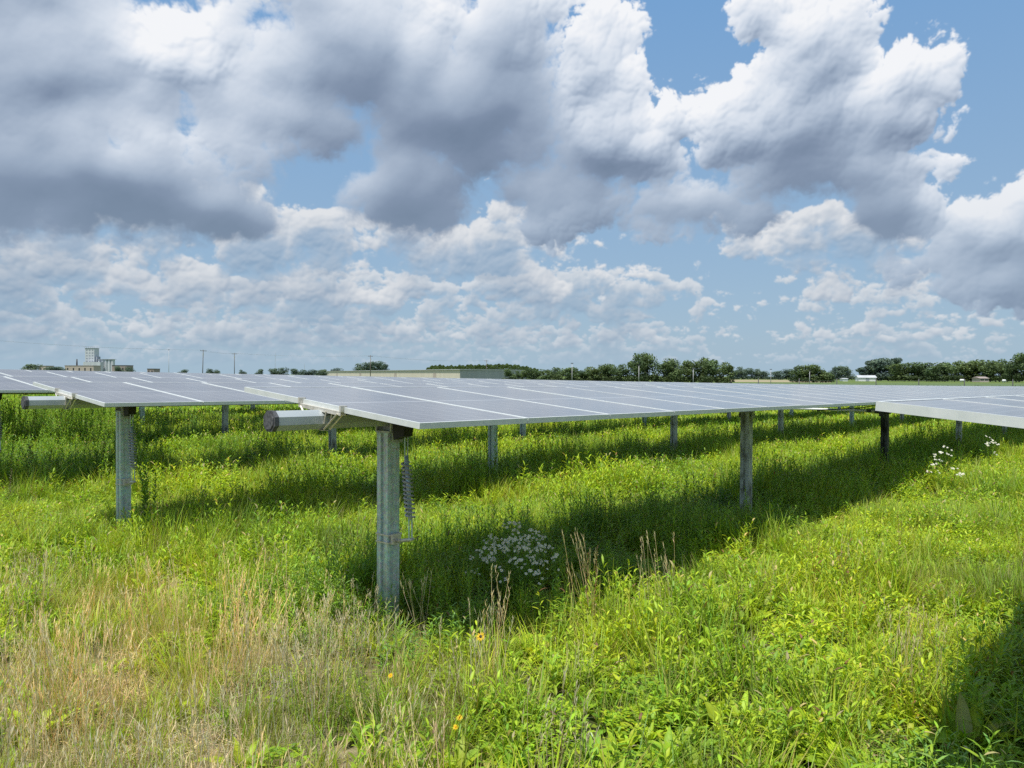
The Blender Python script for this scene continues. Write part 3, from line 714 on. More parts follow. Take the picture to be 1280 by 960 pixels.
def scatter(name, col, P, kinds, rots, scl):
    me = bpy.data.meshes.new(name); n = len(P); me.vertices.add(n); me.vertices.foreach_set('co', np.asarray(P, np.float32).ravel())
    a = me.attributes.new('idx', 'INT', 'POINT'); a.data.foreach_set('value', np.asarray(kinds, np.int32))
    a = me.attributes.new('rot', 'FLOAT_VECTOR', 'POINT'); a.data.foreach_set('vector', np.asarray(rots, np.float32).ravel())
    a = me.attributes.new('scl', 'FLOAT_VECTOR', 'POINT'); a.data.foreach_set('vector', np.asarray(scl, np.float32).ravel())
    o = tag(link(name, me), kind='stuff')
    g = bpy.data.node_groups.new(name, 'GeometryNodeTree')
    g.interface.new_socket('Geometry', in_out='INPUT', socket_type='NodeSocketGeometry'); g.interface.new_socket('Geometry', in_out='OUTPUT', socket_type='NodeSocketGeometry')
    N, L = g.nodes, g.links; i = N.new('NodeGroupInput'); ou = N.new('NodeGroupOutput')
    ci = N.new('GeometryNodeCollectionInfo'); ci.inputs['Collection'].default_value = col; ci.inputs['Separate Children'].default_value = True; ci.inputs['Reset Children'].default_value = True
    ip = N.new('GeometryNodeInstanceOnPoints'); ip.inputs['Pick Instance'].default_value = True
    def at(nm, ty):
        q = N.new('GeometryNodeInputNamedAttribute'); q.data_type = ty; q.inputs['Name'].default_value = nm
        return [s for s in q.outputs if s.enabled and s.name == 'Attribute'][0]
    L.new(i.outputs[0], ip.inputs['Points']); L.new(ci.outputs[0], ip.inputs['Instance']); L.new(at('idx', 'INT'), ip.inputs['Instance Index'])
    L.new(at('rot', 'FLOAT_VECTOR'), ip.inputs['Rotation']); L.new(at('scl', 'FLOAT_VECTOR'), ip.inputs['Scale']); L.new(ip.outputs[0], ou.inputs[0])
    md = o.modifiers.new('plants', 'NODES'); md.node_group = g
    return o
def build_meadow():
    col = build_protos(); r = np.random.default_rng(21)
    bare = lambda x, y: fbm(x * 1.1, y * 1.1, 3, .5, 555)
    def sample(y0, y1, dens, margin=1.0):
        area = .68 * (y1 * y1 - y0 * y0) + margin * 2 * (y1 - y0); n = int(area * dens)
        y = np.sqrt(r.uniform(y0 * y0, y1 * y1, n)); x = r.uniform(-1, 1, n) * (.68 * y + margin); return x, y
    out = {'grass': [], 'undergrowth': [], 'dry_grass': []}
    keep = [(*place_px(645, 680, .50), .45), (*place_px(1183, 566, .72), .35), (*place_px(1239, 549, .72), .35), (*place_px(602, 797, .30), .12), (*place_px(527, 745, .30), .12)]
    def place(x, y, kind, bucket, s0, s1, hs=1.0):
        for kx, ky, kr in keep:
            if (x - kx) ** 2 + (y - ky) ** 2 < kr * kr: return
            if kr > .3 and 0 < ky - y < 1.2 and abs(x - kx * y / ky) < kr: hs *= .62
        i = IDX[kind][r.integers(len(IDX[kind]))]; s = r.uniform(s0, s1)
        out[bucket].append((x, y, gz(x, y), i, r.normal(0, .10), r.normal(0, .10), r.uniform(0, 6.28), s, s, s * hs))
    def height_mul(x, y):
        t, p = tp(x, y); h = 1.0
        for (pxx, pyy, rr) in ((-.95, 5.2, 1.0), (3.8, 9.5, 1.4), (-4.9, 8.9, 1.2)):        # shorter growth in front of the first posts
            d = m_.hypot(x - pxx, y - pyy); h = min(h, .55 + .45 * min(1, d / rr))
        return h
    def patch(x, y): return np.clip(1 + 1.1 * fbm(x * .42 + 31, y * .42, 3, .55, 808), .55, 1.6)
    # --- close meadow
    x, y = sample(1.9, 11, 76)
    hp = patch(x, y); dr = dryness(x, y); pn = fbm(x * .55, y * .55, 4, .5, 71); qn = fbm(x * .8 + 9, y * .8, 4, .5, 133); sn = fbm(x * 1.5, y * 1.5, 3, .5, 222)
    T_, P_ = tp(x, y)
    for k in range(len(x)):
        u = r.uniform(); xx, yy = x[k], y[k]; h = height_mul(xx, yy) * (hp[k] if dr[k] < .2 else 1); t, p = T_[k], P_[k]
        under = (-.2 < t) and (0.15 < p < 2.3); near0 = p < -2.55 and t > -.6 and xx > .8
        if dr[k] > .15 and u < dr[k] * 1.05:
            v = r.uniform()
            if sn[k] > .27 and v < .6: 
                if v < .4: place(xx, yy, 'litter', 'dry_grass', .8, 1.3)
                continue
            if v < .22: place(xx, yy, 'dry' if xx < -.75 or yy < 4.2 else 'fine', 'dry_grass', .75, 1.15, h)
            elif v < .34: place(xx, yy, 'drylow', 'dry_grass', .7, 1.1, h)
            elif v < .80: place(xx, yy, 'fine', 'grass', .6, 1.0, h)
            elif v < .84: place(xx, yy, 'litter', 'dry_grass', .8, 1.2)
            elif v < .91: place(xx, yy, 'dock', 'undergrowth', .5, .9)
            elif v < .95: place(xx, yy, 'clover', 'undergrowth', .6, 1.0)
            else: place(xx, yy, 'lush', 'grass', .5, .8, h)
            continue
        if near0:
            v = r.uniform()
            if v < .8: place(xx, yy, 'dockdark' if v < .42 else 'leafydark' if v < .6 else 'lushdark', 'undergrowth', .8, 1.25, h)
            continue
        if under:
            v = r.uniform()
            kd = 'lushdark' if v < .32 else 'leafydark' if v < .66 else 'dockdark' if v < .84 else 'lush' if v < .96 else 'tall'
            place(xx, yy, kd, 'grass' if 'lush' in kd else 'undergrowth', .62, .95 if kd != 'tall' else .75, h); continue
        v = r.uniform()
        if sn[k] > .25 and yy < 8:                         # thin spots where litter and soil show
            if v < .25: place(xx, yy, 'litter', 'dry_grass', .8, 1.2)
            elif v < .45: place(xx, yy, 'dock' if v < .38 else 'fine', 'undergrowth', .5, .9)
            continue
        if qn[k] > .09 and xx > -.6:                       # patches of broad dock leaves
            if v > .88: continue
            kd = 'dockbig' if v < .16 else 'dock' if v < .42 else 'lush' if v < .58 else 'clover' if v < .72 else 'leafy'
        elif pn[k] > .12 and yy < 8:                       # fine olive grass
            kd = 'fine' if v < .62 else 'lush' if v < .84 else 'clover' if v < .9 else 'drylow'
        else:
            kd = 'lush' if v < .40 else 'leafy' if v < .58 else 'dock' if v < .74 else 'dockbig' if v < .80 else 'clover' if v < .92 else 'fine'
        place(xx, yy, kd, 'grass' if kd in ('lush', 'fine') else 'dry_grass' if kd == 'drylow' else 'undergrowth', .6, 1.0, h)
        if r.uniform() < .006: place(xx, yy, 'stalk', 'undergrowth', .6, 1.0, h)
        if r.uniform() < (.012 if xx > .5 else .03) and yy < 7: place(xx, yy, 'dry', 'dry_grass', .6, 1.0, h)
    # --- middle distance
    x, y = sample(11, 26, 34, 1.5); hp = patch(x, y); qn = fbm(x * .5, y * .5, 4, .5, 133); pn = fbm(x * .35, y * .35, 4, .5, 71); T_, P_ = tp(x, y); Pm = np.mod(P_, 4.47)
    for k in range(len(x)):
        v = r.uniform(); under = .2 < Pm[k] < 2.2 and T_[k] > -.5; left = (x[k] < -.48 * y[k]) and y[k] > 12
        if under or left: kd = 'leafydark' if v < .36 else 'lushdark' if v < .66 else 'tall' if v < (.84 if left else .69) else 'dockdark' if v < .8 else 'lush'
        else: kd = 'lush' if v < (.62 if pn[k] < 0 else .22) else 'leafy' if v < (.68 if qn[k] > 0 else .9) else 'clover' if v < .93 else 'dockbig' if qn[k] > 0 else 'dock'
        place(x[k], y[k], kd, 'grass' if 'lush' in kd else 'undergrowth', .75, 1.3, height_mul(x[k], y[k]) * hp[k])
    # --- far under the rows and beyond
    for (a, b, d) in ((26, 55, 8), (55, 118, 2.4)):
        x, y = sample(a, b, d, 3); T_, P_ = tp(x, y); Pm = np.mod(P_, 4.47); pn = fbm(x * .15, y * .15, 3, .5, 71)
        for k in range(len(x)):
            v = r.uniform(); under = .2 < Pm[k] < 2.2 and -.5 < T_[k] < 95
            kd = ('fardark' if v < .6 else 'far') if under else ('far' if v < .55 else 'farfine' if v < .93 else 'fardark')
            s = 1.0 if a < 30 else 1.7
            place(x[k], y[k], kd, 'grass' if kd == 'farfine' else 'undergrowth', .8 * s, 1.25 * s, 1 / s * 1.1)
    for nm, rows in out.items():
        q = np.array(rows); scatter(nm, col, q[:, :3], q[:, 3], q[:, 4:7], q[:, 7:10])

# ------------------------------------------------------------------ single plants worth pointing at
def daisy(mb, r, p, size, petals=14, pc=(.95, .96, .94), cc=(.65, .45, .05), tilt=None):
    o0 = len(mb.v)
    for q in range(petals): leaf(mb, r, p, q * 6.283 / petals + r.uniform(-.1, .1), r.uniform(-.1, .25), size * .5, size * .16, .2, 2, 'lance', 0, pc)
    mb.add([Vector(p) + Vector((size * .14 * m_.cos(a), size * .14 * m_.sin(a), .002)) for a in np.arange(6) * 1.047] + [Vector(p) + Vector((0, 0, size * .1))], [(i, (i + 1) % 6, 6) for i in range(6)], 0, cc)
    Q = Euler((r.uniform(.3, 1.1) if tilt is None else tilt, r.normal(0, .35), 0)).to_matrix(); c0 = Vector(p)      # heads lean toward the open side
    for i in range(o0, len(mb.v)): mb.v[i] = tuple(c0 + Q @ (Vector(mb.v[i]) - c0))
def flower_bush(label, x, y, rad, h, n, seed, size=.02, name='fleabane_bush'):
    r = np.random.default_rng(seed); z = gz(x, y); o = thing(name, label, 'flowering plant', (x, y, z)); g = MB(); fl = MB()
    for _ in range(n):
        a = r.uniform(0, 6.28); d = rad * m_.sqrt(r.uniform(0, 1)); hh = h * (1 - .42 * (d / rad) ** 2) * r.uniform(.70, 1.12)
        b = (d * .35 * m_.cos(a), d * .35 * m_.sin(a), 0); t = (d * m_.cos(a), d * m_.sin(a), hh)
        pts = stem(g, b, t, .0025, .0012, jit(C_['mid'], r), 4)
        for i in range(9): leaf(g, r, pts[1].lerp(pts[4], r.uniform(0, .9)), r.uniform(0, 6.28), r.uniform(.1, .9), .05, .011, .6, 2, 'lance', 0, jit(mixk('mid', 'dark', .4), r))
        for i in range(3 if r.uniform() < .7 else 1): daisy(fl, r, (t[0] + r.normal(0, .02), t[1] + r.normal(0, .02), t[2] + r.uniform(-.02, .015)), size * r.uniform(.8, 1.2), 10)
    link('stem', g.mesh('stem', [M['plant']], True), o); link('flower_head', fl.mesh('flower_head', [M['petal']], True), o)
def place_px(px, py, h):
    """where a point of height h over the meadow seen at (px, py) stands"""
    y = 5.
    for _ in range(30):
        hor = 469 + (px - 640) * .0044; x = (px - 640) / 982 * y; y = (CAM_H - gz(x, y) - h) * 982 / (py - hor)
    return (px - 640) / 982 * y, y
def build_single_plants():
    x, y = place_px(645, 680, .50); flower_bush('rounded bush of small white flowers in the shade right of the near post', x, y, .36, .60, 120, 1, .028)
    x, y = place_px(1183, 566, .72); flower_bush('loose white flower cluster in the shade right of the dark post', x, y, .25, .78, 22, 2, .040, 'white_wildflower')
    x, y = place_px(1239, 549, .72); flower_bush('smaller white flower clump under the right-hand panel row, far from its post', x, y, .2, .76, 11, 3, .040, 'white_wildflower')
    r = np.random.default_rng(44)
    for (px, py, h, lab, sz, dark) in ((602, 797, .30, 'yellow coneflower with dark centre below the near post', .062, True), (489, 846, .22, 'small orange-yellow flower low in the dry grass at lower left', .032, False),
                             (576, 899, .20, 'upper of two tiny yellow flowers near the bottom edge', .036, False), (571, 911, .18, 'lower of two tiny yellow flowers near the bottom edge', .032, False)):
        x, y = place_px(px, py, h); o = thing('yellow_flower', lab, 'flower', (x, y, gz(x, y))); g = MB(); f = MB()
        stem(g, (0, 0, 0), (0, 0, h), .002, .0015, C_['mid'], 4)
        for i in range(5): leaf(g, r, (0, 0, h * (.2 + .12 * i)), i * 2.4, .6, .07, .013, .8, 3, 'lance', 0, C_['mid'])
        daisy(f, r, (0, 0, h), sz, 13, (.86, .56, .010), (.03, .012, .008) if dark else (.6, .32, .01), .75)
        Qc = Matrix.Translation((0, 0, h)) @ Matrix.Rotation(.75, 4, 'X')
        if dark: f.add([Qc @ Vector((sz * .16 * m_.cos(a), sz * .16 * m_.sin(a), 0)) for a in np.arange(8) * .785] + [Qc @ Vector((sz * .1 * m_.cos(a), sz * .1 * m_.sin(a), sz * .22)) for a in np.arange(8) * .785], [(i, (i + 1) % 8, 8 + (i + 1) % 8, 8 + i) for i in range(8)] + [tuple(range(8, 16))], 0, (.035, .012, .008))
        link('stem', g.mesh('stem', [M['plant']], True), o); link('flower_head', f.mesh('flower_head', [M['petal']], True), o)
    def single(name, label, cat, px, py, h, mb, rz=0.):
        x, y = place_px(px, py, h); o = link(name, mb.mesh(name, [M['plant']], True), None, (x, y, gz(x, y)), (0, 0, rz)); tag(o, label, cat)
    single('straw_stalks', 'pale straw stalks with seed heads standing below the white flower bush', 'dry grass', 618, 735, .55, dry_tuft(np.random.default_rng(5), 11, .60, .045))
    single('straw_stalks', 'pair of tall pale seed stalks in the dry grass at left', 'dry grass', 352, 712, .55, dry_tuft(np.random.default_rng(6), 4, .58, .05))
    single('straw_stalks', 'thin seed stalks at the far left beside the dry grass edge', 'dry grass', 240, 722, .55, dry_tuft(np.random.default_rng(9), 7, .56, .12))
    single('seed_head', 'feathery pale grass plume leaning right at the foot of the near post', 'dry grass', 527, 745, .30, dry_tuft(np.random.default_rng(7), 9, .36, .05))
    single('weed', 'tall dark bushy weed growing beside the spring of the left post', 'weed', 183, 580, .75, leafy(np.random.default_rng(8), 5, .85, .10, .026, ['dark', 'mid'], 44, .10))
    single('weed', 'brown dried weed stalk with pale buds right of the white flower bush', 'weed', 742, 690, .62, leafy(np.random.default_rng(10), 2, .66, .03, .008, ['brown', 'straw', 'brown'], 26, .03, stemc='brown'))
    single('weed', 'feathery upright green weed left of the straw stalks', 'weed', 592, 700, .55, leafy(np.random.default_rng(12), 3, .56, .06, .007, ['mid', 'blue'], 60, .05))
    single('weed', 'drooping narrow-leaved weed in sun at the edge of the middle shadow', 'weed', 690, 745, .36, leafy(np.random.default_rng(13), 6, .38, .12, .018, ['bright', 'mid'], 18, .12, (-.2, .5)))

# ------------------------------------------------------------------ background
def hor(px): return 469 + (px - 640) * .0044
def bx(px, Y): return (px - 640) / 982 * Y
def topz(px, py, Y): return CAM_H + (hor(px) - py) * Y / 982
CROWN = []
def build_crowns():
    r = np.random.default_rng(17)
    for k in range(9):
        mb = MB(); lobes = []
        slim = k in (6, 7, 8)
        for _ in range(11 if not slim else 8):
            a = r.uniform(0, 6.28); z = r.uniform(.30, .84); rr = (.30 if not slim else .16) * (1 - abs(z - .5) * .8) * r.uniform(.3, 1.1)
            lobes.append((rr * m_.cos(a), rr * m_.sin(a), z, r.uniform(.13, .24) * (1 if not slim else .75), r.uniform(.7, 1.25)))
        lobes.append((0, 0, .6, .26 if not slim else .16, 1.0))
        for q in range(5): a = q * 1.257; lobes.append((.26 * m_.cos(a) * (1 if not slim else .5), .26 * m_.sin(a) * (1 if not slim else .5), .17, .17, .8))
        for _ in range(2600):
            lx, ly, lz, R_, tone = lobes[r.integers(len(lobes))]
            d = r.normal(0, 1, 3); d /= np.linalg.norm(d); q = R_ * r.uniform(.55, 1.06)
            p = np.array((lx, ly, lz)) + d * q * np.array((1, 1, .85))
            if p[2] < .0: continue
            s = r.uniform(.018, .042); n = d + r.normal(0, .6, 3); n /= np.linalg.norm(n)
            u = np.cross(n, (0, 0, 1.)); u = u / (np.linalg.norm(u) + 1e-6); v = np.cross(n, u); an = r.uniform(0, 6.28)
            e1 = (u * m_.cos(an) + v * m_.sin(an)) * s; e2 = (v * m_.cos(an) - u * m_.sin(an)) * s * r.uniform(.5, .9)
            c = np.array((.105, .155, .065)) * tone * r.uniform(.6, 1.45) * (.75 + .4 * p[2])  # leaf colour darkened toward the crown's foot as painted shade
            mb.add([p - e1, p + e2 * .9, p + e1, p - e2], [(0, 1, 2, 3)], 0, tuple(c))
        V = np.array(mb.v); wq = np.percentile(np.hypot(V[:, 0], V[:, 1]), 97); zq = np.percentile(V[:, 2], 99.3); V[:, :2] *= .5 / wq; V[:, 2] *= 1 / zq; mb.v = [tuple(q) for q in V]
        CROWN.append(mb.mesh('crown', [M['crown']], True))
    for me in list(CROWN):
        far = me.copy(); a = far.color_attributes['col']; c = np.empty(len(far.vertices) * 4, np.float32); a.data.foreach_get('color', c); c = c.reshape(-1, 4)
        c[:, :3] = c[:, :3] * .65 + np.array((.055, .078, .095)); a.data.foreach_set('color', c.ravel()); CROWN.append(far)  # far crowns: distance haze painted in as paler, bluer leaves
    mb = MB()
    mb.tube([(0, 0, -.03), (0, 0, .15), (.01, 0, .35), (0, .01, .62)], [.024, .018, .013, .005], 7)
    for a in (0.3, 2.2, 4.4): mb.tube([(0, 0, .22), (.1 * m_.cos(a), .1 * m_.sin(a), .4), (.17 * m_.cos(a), .17 * m_.sin(a), .58)], [.009, .006, .002], 5)
    CROWN.append(mb.mesh('trunk', [M['bark']]))
def tree(px, py, Y, wpx, label, var=None, group=None, rnd=random.Random(4)):
    x = bx(px, Y); z = gz(x, Y); H = topz(px, py, Y) - z; W = wpx * Y / 982
    v = rnd.randrange(6) if var is None else var
    o = thing('tree', label, 'tree', (x, Y, z), rnd.uniform(0, 6.28), group)
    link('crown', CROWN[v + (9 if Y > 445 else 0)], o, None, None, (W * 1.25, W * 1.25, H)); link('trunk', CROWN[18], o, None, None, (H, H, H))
    return o
ORD = ['first', 'second', 'third', 'fourth', 'fifth', 'sixth', 'seventh', 'eighth', 'ninth', 'tenth', 'eleventh', 'twelfth', 'thirteenth', 'fourteenth', 'fifteenth', 'sixteenth', 'seventeenth', 'eighteenth']
def build_trees():
    build_crowns(); g = 'trees in the belt right of the warehouse'; k = 0
    belt = [(659, 463, 14), (669, 461, 16), (682, 462, 16), (695, 460, 18), (708, 460, 18), (722, 460, 18), (736, 459, 18), (750, 457.5, 18), (763, 455.5, 18), (776, 456, 18),
            (829, 453, 18), (843, 449, 20), (859, 451.5, 18), (874, 448, 18), (890, 450.5, 20), (905, 453.5, 16)]
    for i, (px, py, w) in enumerate(belt):
        lab = '%s bushy green tree from the left of the ten between warehouse and tallest trees' % ORD[i] if i < 10 else '%s tree of the six right of the tallest pair in the belt' % ORD[i - 10]
        tree(px, py, 255 + random.uniform(-8, 8), w * 1.25, lab, None, g)
    tree(796, 443.5, 250, 22, 'left of the two tallest trees in the belt behind the pale pole', 0, g); tree(810, 442, 255, 24, 'right of the two tallest trees in the belt behind the pale pole', 2, g)
    g = 'far trees beyond the ripe field'
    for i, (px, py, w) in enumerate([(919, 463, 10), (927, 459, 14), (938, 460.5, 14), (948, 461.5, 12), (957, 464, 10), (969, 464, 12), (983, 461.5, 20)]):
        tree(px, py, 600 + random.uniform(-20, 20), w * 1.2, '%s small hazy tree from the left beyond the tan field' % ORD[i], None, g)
    for px, py, w, lab in ((997, 458, 14, 'slim dark tree at the left end of the clump beside the tan field'), (1009, 457, 20, 'full tree second in the clump beside the tan field'),
                           (1021, 456.5, 22, 'widest tree in the middle of the clump beside the tan field'), (1033, 463, 14, 'lowest tree at the right end of the clump beside the tan field')):
        tree(px, py, 330, w * 1.2, lab)
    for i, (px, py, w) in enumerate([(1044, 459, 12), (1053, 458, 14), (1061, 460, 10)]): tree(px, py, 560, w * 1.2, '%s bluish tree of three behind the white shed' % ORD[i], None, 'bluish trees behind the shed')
    for px, py, w, v, lab in ((1081, 458, 14, 7, 'short slim tree behind the left end of the white barn'), (1091, 450, 16, 6, 'tall slim dark tree right above the white barn'), (1101, 449, 16, 8, 'tall dark tree between two others behind the barn'),
                              (1111, 448.5, 16, 6, 'tall dark tree at the right end of the barn'), (1120, 448, 14, 7, 'last and tallest of the slim dark trees beside the barn')):
        tree(px, py, 470, w * 1.25, lab, v)
    wood = [(1131, 455, 26), (1145, 453.5, 26), (1158, 454, 24), (1170, 458, 18), (1181, 453.5, 24), (1193, 452, 24), (1209, 452, 26), (1225, 450.5, 26), (1238, 451.5, 22), (1250, 452.5, 20), (1259, 450, 18)]
    for i, (px, py, w) in enumerate(wood): tree(px, py, 430 + random.uniform(-12, 12), w * 1.15, '%s broad green tree from the barn toward the right edge' % ORD[i], None, 'broad trees right of the barn')
    tree(1270, 442, 400, 26, 'tallest broad tree near the right edge of the view', 1); tree(1284, 447, 400, 24, 'broad tree cut by the right edge of the view', 3)
    for px, py, w, lab in ((39, 455.5, 20, 'round dark tree left of the tan building at far left'), (62, 459, 12, 'left of two low trees beside the tan building'), (74, 458.5, 14, 'right of two low trees beside the tan building'),
                           (229, 462, 10, 'low tree left of the leaning wooden pole'), (262, 461.3, 9, 'low tree just right of the leaning wooden pole'), (271, 462.3, 8, 'small tree second right of the leaning wooden pole'),
                           (303, 462.5, 7, 'small lone tree right of the third pole'), (324, 461.5, 9, 'small round lone tree left of the antenna mast'), (342, 460.8, 12, 'left tree of the pair by the antenna mast'), (353, 460, 13, 'right tree of the pair by the antenna mast'),
                           (370, 461, 13, 'left tree of the dark hedge trees before the warehouse'), (381, 462.5, 14, 'second tree of the dark hedge trees before the warehouse'), (392, 462.5, 14, 'third tree of the dark hedge trees before the warehouse'), (402, 462, 12, 'tree touching the left end of the long warehouse'),
                           (421, 460.3, 13, 'low trees showing over the left of the warehouse roof'),
                           (149, 458, 10, 'left tree beside the brown building by the silos'), (161, 459, 9, 'right tree beside the brown building by the silos')):
        tree(px, py, 760 if px == 421 else 480 if px > 200 else 900, w * 1.15, lab)
    for px, py, w, lab in ((451, 455, 14, 'left tree of the clump above the warehouse roof'), (460, 453, 14, 'second tree of the clump above the warehouse roof'), (469, 452, 14, 'third tree of the clump above the warehouse roof'), (477, 453, 12, 'right tree of the clump above the warehouse roof')):
        tree(px, py, 760, w * 1.2, lab)
    for px, py, w, lab in ((637, 461.5, 13, 'bushy tree in front of the grey warehouse wall'), (649, 464, 8, 'small tree right of the bushy one before the grey warehouse wall')): tree(px, py, 300, w * 1.2, lab)
    # far-off wood behind the warehouse
    mb = MB(); r = np.random.default_rng(31)
    prof = [(533, 460), (545, 456.5), (556, 457.5), (570, 457.5), (585, 456.5), (600, 456.5), (615, 456), (630, 455.5), (645, 456.5), (660, 459), (672, 462)]
    for _ in range(6000):
        px = r.uniform(533, 672); py = np.interp(px, [a for a, _ in prof], [b for _, b in prof]) + 1.2 * m_.sin(px * .9) * m_.sin(px * .37); Y = r.uniform(880, 960)
        zt = topz(px, py, Y); z = zt - abs(r.normal(0, 3.5)); s = r.uniform(.5, 1.3); a = r.uniform(0, 6.28); x = bx(px, Y); c = np.array((.075, .115, .04)) * r.uniform(.6, 1.35)
        mb.add([(x - s * m_.cos(a), Y - s * m_.sin(a), z), (x + s * .7, Y, z + s * .6), (x + s * m_.cos(a), Y + s * m_.sin(a), z + .2), (x, Y, z - s * .7)], [(0, 1, 2, 3)], 0, tuple(c))
    tag(link('distant_wood', mb.mesh('distant_wood', [M['crown']], True)), kind='stuff')
def pole(px, py, Y, label, kind, lean=0.):
    x = bx(px, Y); z = gz(x, Y); H = topz(px, py, Y) - z
    if kind == 'wood':
        o = thing('utility_pole', label, 'pole', (x, Y, z)); o.rotation_euler = (0, R(lean), R(20))
        mb = MB(); mb.tube([(0, 0, -.5), (0, 0, H)], [.17, .11], 10); link('shaft', mb.mesh('shaft', [M['wood']]), o)
        mb = MB(); mb.box(-1.1, 1.1, .10, .21, H - .55, H - .42)
        for q in (-.95, -.35, .35, .95): mb.tube([(q, .155, H - .415), (q, .155, H - .2)], .045, 6)
        link('crossarm', mb.mesh('crossarm', [M['wood']]), o)
        mb = MB(); mb.prism([(.22 * m_.cos(k * .628), .22 * m_.sin(k * .628)) for k in range(10)], H - 2.2, H - 1.4, 0, Matrix.Translation((0, -.42, 0))); link('transformer', mb.mesh('transformer', [M['palepole']]), o)
    elif kind == 'light':
        o = thing('light_pole', label, 'pole', (x, Y, z)); mb = MB(); mb.tube([(0, 0, 0), (0, 0, H)], [.10, .06], 10); link('shaft', mb.mesh('shaft', [M['palepole']]), o)
        mb = MB(); mb.box(-.32, .32, -.1, .1, H + .003, H + .16); link('lamp_head', mb.mesh('lamp_head', [M['darkgrey']]), o)
    else:
        o = thing('antenna_mast', label, 'mast', (x, Y, z)); mb = MB()
        for a in (0, 2.09, 4.19): mb.tube([(.25 * m_.cos(a), .25 * m_.sin(a), 0), (.2 * m_.cos(a), .2 * m_.sin(a), H * .9)], .05, 5)
        for i in range(int(H / 1.2)):
            z0 = i * 1.2 * .9; a = (i % 3) * 2.09; b = a + 2.09; mb.tube([(.22 * m_.cos(a), .22 * m_.sin(a), z0), (.22 * m_.cos(b), .22 * m_.sin(b), z0 + 1.0)], .03, 4)
        link('lattice', mb.mesh('lattice', [M['palepole']]), o); mb = MB(); mb.tube([(0, 0, H * .9), (0, 0, H)], .06, 6); link('aerial', mb.mesh('aerial', [M['palepole']]), o)
    return Vector((x, Y, z + H))
def build_poles():
    T = {}
    T[253] = pole(253, 437, 290, 'tall brown wooden utility pole leaning slightly with crossarm at left', 'wood', 1.5)
    T[463] = pole(463, 444, 330, 'wooden utility pole with crossarm in front of the long warehouse', 'wood')
    T[608] = pole(608, 450, 400, 'grey utility pole in front of the grey warehouse wall', 'wood')
    T[293] = pole(293, 441, 330, 'thin wooden utility pole right of the leaning pole', 'wood')
    T[-60] = pole(-60, 420, 250, 'utility pole just beyond the left edge carrying the wires', 'wood')
    pole(211, 437.5, 300, 'slender grey light pole left of the leaning wooden pole', 'light')
    pole(715, 454.5, 190, 'pale light pole in front of the tree belt, left of the tallest trees', 'light')
    pole(798.5, 457, 190, 'pale light pole standing before the tallest trees', 'light')
    pole(866.5, 461, 200, 'pale light pole before the right part of the tree belt', 'light')
    pole(963.5, 462, 230, 'pale light pole in front of the tan field', 'light')
    pole(1012, 464, 230, 'short pale light pole before the clump beside the tan field', 'light')
    pole(344, 440, 900, 'faint tall antenna mast above the pair of trees', 'mast'); pole(380.5, 454, 900, 'faint short antenna mast above the dark hedge trees', 'mast')
    n = 0
    for a, b, lab in ((-60, 253, 'sagging power lines from the left edge to the leaning pole'), (253, 293, 'short power lines between leaning pole and its thin neighbour'), (293, 463, 'power lines from the thin pole to the warehouse pole'), (463, 608, 'power lines running above the warehouse between its two poles')):
        mb = MB(); A_, B_ = T[a], T[b]; d = (B_ - A_).normalized(); s = Vector((d.y, -d.x, 0))
        for q in (-.95, .95):
            pts = []
            for i in range(15):
                f = i / 14; p = A_.lerp(B_, f) + Vector((.95 * m_.cos(R(20)) * (1 if q > 0 else -1), .95 * m_.sin(R(20)) * (1 if q > 0 else -1), -.19)); p.z -= 4 * f * (1 - f) * .012 * (B_ - A_).length; pts.append(p)
            mb.tube(pts, .017, 4)
        tag(link('power_line', mb.mesh('power_line', [M['wire']])), lab, 'power lines')
